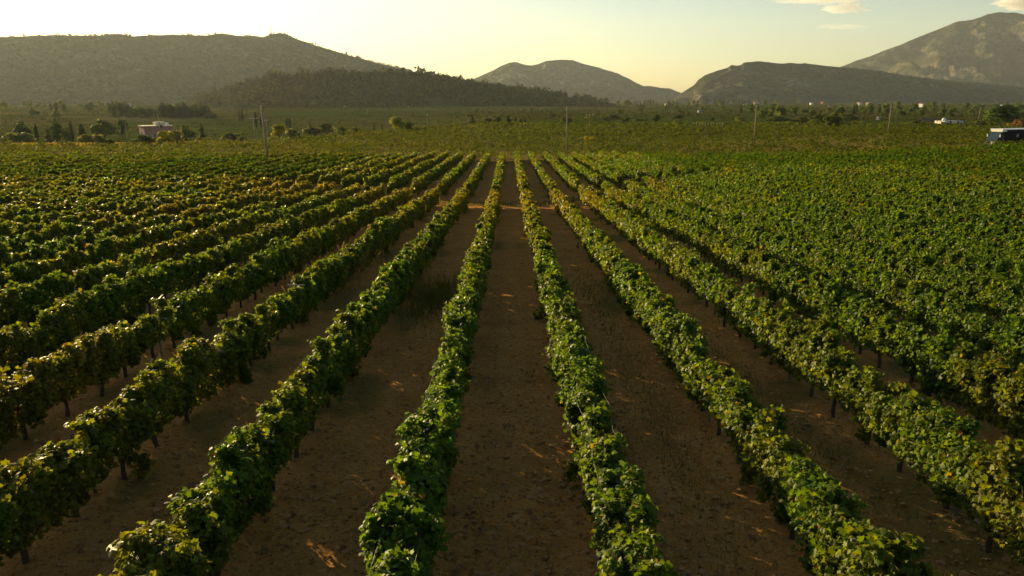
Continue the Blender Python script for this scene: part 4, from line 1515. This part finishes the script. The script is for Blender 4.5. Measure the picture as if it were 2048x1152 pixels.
# local +x is forward; front bumper at x = 0; the box trails behind
tag(t, "dark-sided truck with a sloping blue windscreen and white roof lip, half hidden by vines", "truck")
W2 = 1.2
cab = MB().prism([(-2.6, 0.55), (-0.02, 0.55), (0.0, 1.05), (-0.22, 1.45), (-0.95, 2.55), (-1.45, 3.0), (-2.6, 3.05)], -W2, W2).build("cab", M_BLACKPAINT, t, bevel=0.03)
MB().add([(0.03, -W2 + .06, 1.18), (0.03, W2 - .06, 1.18), (-0.20, W2 - .06, 1.50), (-0.20, -W2 + .06, 1.50), (-0.90, W2 - .08, 2.56), (-0.90, -W2 + .08, 2.56), (-1.38, W2 - .1, 3.02), (-1.38, -W2 + .1, 3.02)],
         [(0, 1, 2, 3), (3, 2, 4, 5), (5, 4, 6, 7)]).build("windscreen", M_BLUEGLASS, cab)
MB().prism([(-0.10, 0.42), (0.10, 0.42), (0.12, 0.75), (0.10, 1.05), (0.02, 1.16), (-0.10, 1.16)], -W2 - .02, W2 + .02).build("bumper", M_WHITEPAINT, t, bevel=0.02)
for sy in (-1, 1):
    yy = sy * W2
    MB().add([(-0.55, yy + sy * .012, 1.5), (-1.9, yy + sy * .012, 1.5), (-1.9, yy + sy * .012, 2.5), (-1.15, yy + sy * .012, 2.5)], [(0, 1, 2, 3)]).build("side_window", M_DARK, cab)
    MB().box(-0.75, -0.58, yy + sy * 0.10 - .09, yy + sy * 0.10 + .09, 2.05, 2.55).build("mirror", M_WHITEPAINT, t, bevel=0.03)
    MB().tube([(0.11, sy * 0.85, 0.85), (0.16, sy * 0.85, 0.85)], [0.13, 0.11], 12).build("headlight", M_CERAMIC, t)
    MB().box(-1.95, -1.80, yy + sy * 0.003, yy + sy * 0.03, 1.55, 1.62).build("door_handle", M_WHITEPAINT, cab)
MB().box(-13.0, -2.62, -1.28, 1.28, 0.75, 3.42).build("cargo_box", M_BLACKPAINT, t, bevel=0.02)
MB().box(-13.05, -1.25, -1.31, 1.31, 3.425, 3.62).build("roof_lip", M_WHITEPAINT, t, bevel=0.02)
MB().box(-2.60, -1.35, -1.22, 1.22, 3.07, 3.42).build("wind_deflector", M_WHITEPAINT, t, bevel=0.02)
for sy in (-1, 1):
    MB().box(-6.2, -5.5, sy * 1.285 - .012, sy * 1.285 + .012, 2.0, 2.6).build("box_window", M_STEEL, t)
for xx in (-1.3, -9.6, -10.9):
    for sy in (-1, 1):
        w = MB().tube([(xx, sy * 0.80, 0.5), (xx, sy * 0.84, 0.5), (xx, sy * 1.08, 0.5), (xx, sy * 1.12, 0.5)], [0.42, 0.5, 0.5, 0.42], 20).build("wheel", M_RUBBER, t)
        MB().tube([(xx, sy * 1.10, 0.5), (xx, sy * 1.135, 0.5)], [0.27, 0.24], 14).build("rim", M_STEEL, w)

# ------------------------------------------------------------------ fallen leaves, clods, grass
def litter():
    n = 9000
    y = np.exp(rng.uniform(math.log(4.5), math.log(40), n))
    x = rng.uniform(-0.75, 0.75, n) * (y + 3)
    uu = (x - ROW_X0) / ROW_S
    uu = np.abs(uu - np.round(uu))
    dn = fbm(x * 1.1, y * 0.8, seed=601, oct=3) + rng.normal(0, 0.16, n) + 0.12 * (uu < 0.3)
    ok = dn > 0.12
    x, y = x[ok], y[ok]
    n = len(x)
    z = surf(x, y) + rng.uniform(0.012, 0.035, n)
    N = np.column_stack([rng.normal(0, 0.35, n), rng.normal(0, 0.35, n), np.ones(n)])
    c = np.array((0.40, 0.23, 0.10)) * rng.uniform(0.5, 1.25, (n, 1))
    o = leaf_object("fallen_leaves", [(T_NEAR, np.column_stack([x, y, z]), N, rng.normal(0, 1, (n, 3)), rng.uniform(0.05, 0.115, n), c)], M_WOODS)
    tag(o, "dry curled vine leaves scattered over the brown soil of the alleys", "fallen leaves", kind='stuff')


litter()


def clods():
    n = 13000
    y = np.exp(rng.uniform(math.log(4.5), math.log(34), n))
    x = rng.uniform(-0.75, 0.75, n) * (y + 3)
    s = np.abs(rng.normal(0, 0.017, n)) + 0.008
    z = surf(x, y) + s * 0.25
    base = np.array([(1, 0, 0), (-1, 0, 0), (0, 1, 0), (0, -1, 0), (0, 0, 0.8), (0, 0, -0.6)], float)
    V = (np.column_stack([x, y, z])[:, None, :] + s[:, None, None] * base[None] * rng.uniform(0.6, 1.3, (n, 6, 1))).reshape(-1, 3)
    F3 = np.array([(0, 2, 4), (2, 1, 4), (1, 3, 4), (3, 0, 4), (2, 0, 5), (1, 2, 5), (3, 1, 5), (0, 3, 5)])
    Fq = (F3[None] + (np.arange(n) * 6)[:, None, None]).reshape(-1, 3)
    me = np_mesh("soil_clods", V, Fq, plain("soil_clod", (0.52, 0.28, 0.10), 0.95, scale=8, var=0.5, spec=0.05), smooth=False)
    tag(link("soil_clods", me), "small clods and stones lying on the brown soil of the alleys", "clods", kind='stuff')


clods()


def grass():
    pts = []
    def patch(cx, cy, rx, ry, n, h, col):
        pts.append((rng.normal(cx, rx, n), rng.normal(cy, ry, n), h * rng.uniform(0.4, 1.2, n), np.array(col)[None] * rng.uniform(0.6, 1.3, (n, 1))))
    patch(-2.45, 23.5, 0.5, 1.8, 2600, 0.22, (0.07, 0.075, 0.02))
    patch(-4.0, 27.5, 0.35, 2.0, 1800, 0.5, (0.10, 0.11, 0.03))
    patch(-6.3, 27.5, 0.35, 3.0, 1600, 0.85, (0.22, 0.16, 0.06))
    patch(2.75, 10.5, 0.28, 3.5, 1300, 0.10, (0.075, 0.095, 0.026))
    patch(2.8, 22.0, 0.3, 4.0, 1200, 0.13, (0.08, 0.09, 0.026))
    patch(5.1, 12.0, 0.3, 3.5, 1200, 0.12, (0.07, 0.09, 0.026))
    patch(0.5, 15.5, 0.12, 0.25, 70, 0.09, (0.06, 0.07, 0.02))
    n = 9000
    x = rng.uniform(-22, 25, n)
    pts.append((x, block_edge(x) + 1.3 + rng.normal(0, 0.9, n), rng.uniform(0.05, 0.2, n), np.array((0.10, 0.08, 0.03))[None] * rng.uniform(0.5, 1.2, (n, 1))))
    n = 4500
    x = rng.uniform(-118, -76, n)
    pts.append((x, crest_edge(x) + rng.normal(4, 4, n), rng.uniform(0.2, 0.7, n), np.array((0.17, 0.12, 0.045))[None] * rng.uniform(0.6, 1.2, (n, 1))))
    x, y, h = (np.concatenate([p[i] for p in pts]) for i in range(3))
    c = np.vstack([p[3] for p in pts])
    n = len(x)
    a = rng.uniform(0, 6.28, n)
    w = np.interp(np.hypot(x, y), [0, 25, 60, 180], [0.006, 0.011, 0.03, 0.12])
    z = surf(x, y) - 0.02
    lx, ly = rng.normal(0, 0.35, n) * h, rng.normal(0, 0.35, n) * h
    dx, dy = np.cos(a) * w, np.sin(a) * w
    v0 = np.column_stack([x - dx, y - dy, z]); v1 = np.column_stack([x + dx, y + dy, z])
    v2 = np.column_stack([x + lx + dx * .25, y + ly + dy * .25, z + h]); v3 = np.column_stack([x + lx - dx * .25, y + ly - dy * .25, z + h])
    V = np.stack([v0, v1, v2, v3], 1).reshape(-1, 3)
    Fq = np.arange(4 * n).reshape(-1, 4)
    me = np_mesh("grass", V, Fq, M_GRASS, np.repeat(c, 4, 0))
    tag(link("grass", me), "weeds and dry grass tufts in the alleys, along the cross track and at the field crest", "grass", kind='stuff')


grass()


# ------------------------------------------------------------------ clouds (beyond and above the haze) and the haze itself
def ico(sub):
    import bmesh
    bm = bmesh.new()
    bmesh.ops.create_icosphere(bm, subdivisions=sub, radius=1.0)
    V = np.array([v.co[:] for v in bm.verts])
    Fq = np.array([[v.index for v in f.verts] for f in bm.faces])
    bm.free()
    return V, Fq


def cloud(px, py, D, w, h, dens, label, seed):
    V, Fq = ico(5)
    n = fbm(V[:, 0] * 2.4 + seed, V[:, 1] * 2.4, V[:, 2] * 2.4 + 9, seed=seed, oct=5, gain=0.6)
    U = V * (1 + 1.0 * n[:, None])
    U[:, 2] = np.where(U[:, 2] < 0, U[:, 2] * 0.55, U[:, 2])
    U = U * np.array((w, w * 0.6, h))
    m, nt, out = new_mat("cloud_vapour")
    pv = nd(nt, "ShaderNodeVolumePrincipled")
    pv.inputs['Color'].default_value = (0.98, 0.95, 0.92, 1)
    pv.inputs['Density'].default_value = dens
    pv.inputs['Anisotropy'].default_value = 0.2
    nt.links.new(pv.outputs[0], out.inputs['Volume'])
    o = link("cloud", np_mesh("cloud", U, Fq, m, smooth=True), None, (at(px, D), D, z_at(py, D)))
    tag(o, label, "cloud", kind='thing')


cloud(2030, 6, 10500, 420, 130, 0.006, "bright puffy cloud above the tall mountain at the top right corner", 3)
cloud(1668, 18, 10500, 270, 85, 0.004, "small peach-coloured cloud low in the sky right of centre", 5)
cloud(1640, -2, 10500, 620, 48, 0.003, "thin grey cloud streak at the top edge right of centre", 8)
cloud(1660, 54, 10800, 330, 34, 0.0008, "faint wisp of cloud below the peach-coloured cloud", 12)

m, nt, out = new_mat("haze_air")
pv = nd(nt, "ShaderNodeVolumePrincipled")
pv.inputs['Color'].default_value = (0.82, 0.92, 0.95, 1)
pv.inputs['Density'].default_value = 0.000034
pv.inputs['Anisotropy'].default_value = 0.3
nt.links.new(pv.outputs[0], out.inputs['Volume'])
o = MB().box(-9600, 9600, -700, 9900, -40, 950).build("haze", m)
tag(o, "thin warm haze lying over the plain and hills", "haze", kind='stuff')
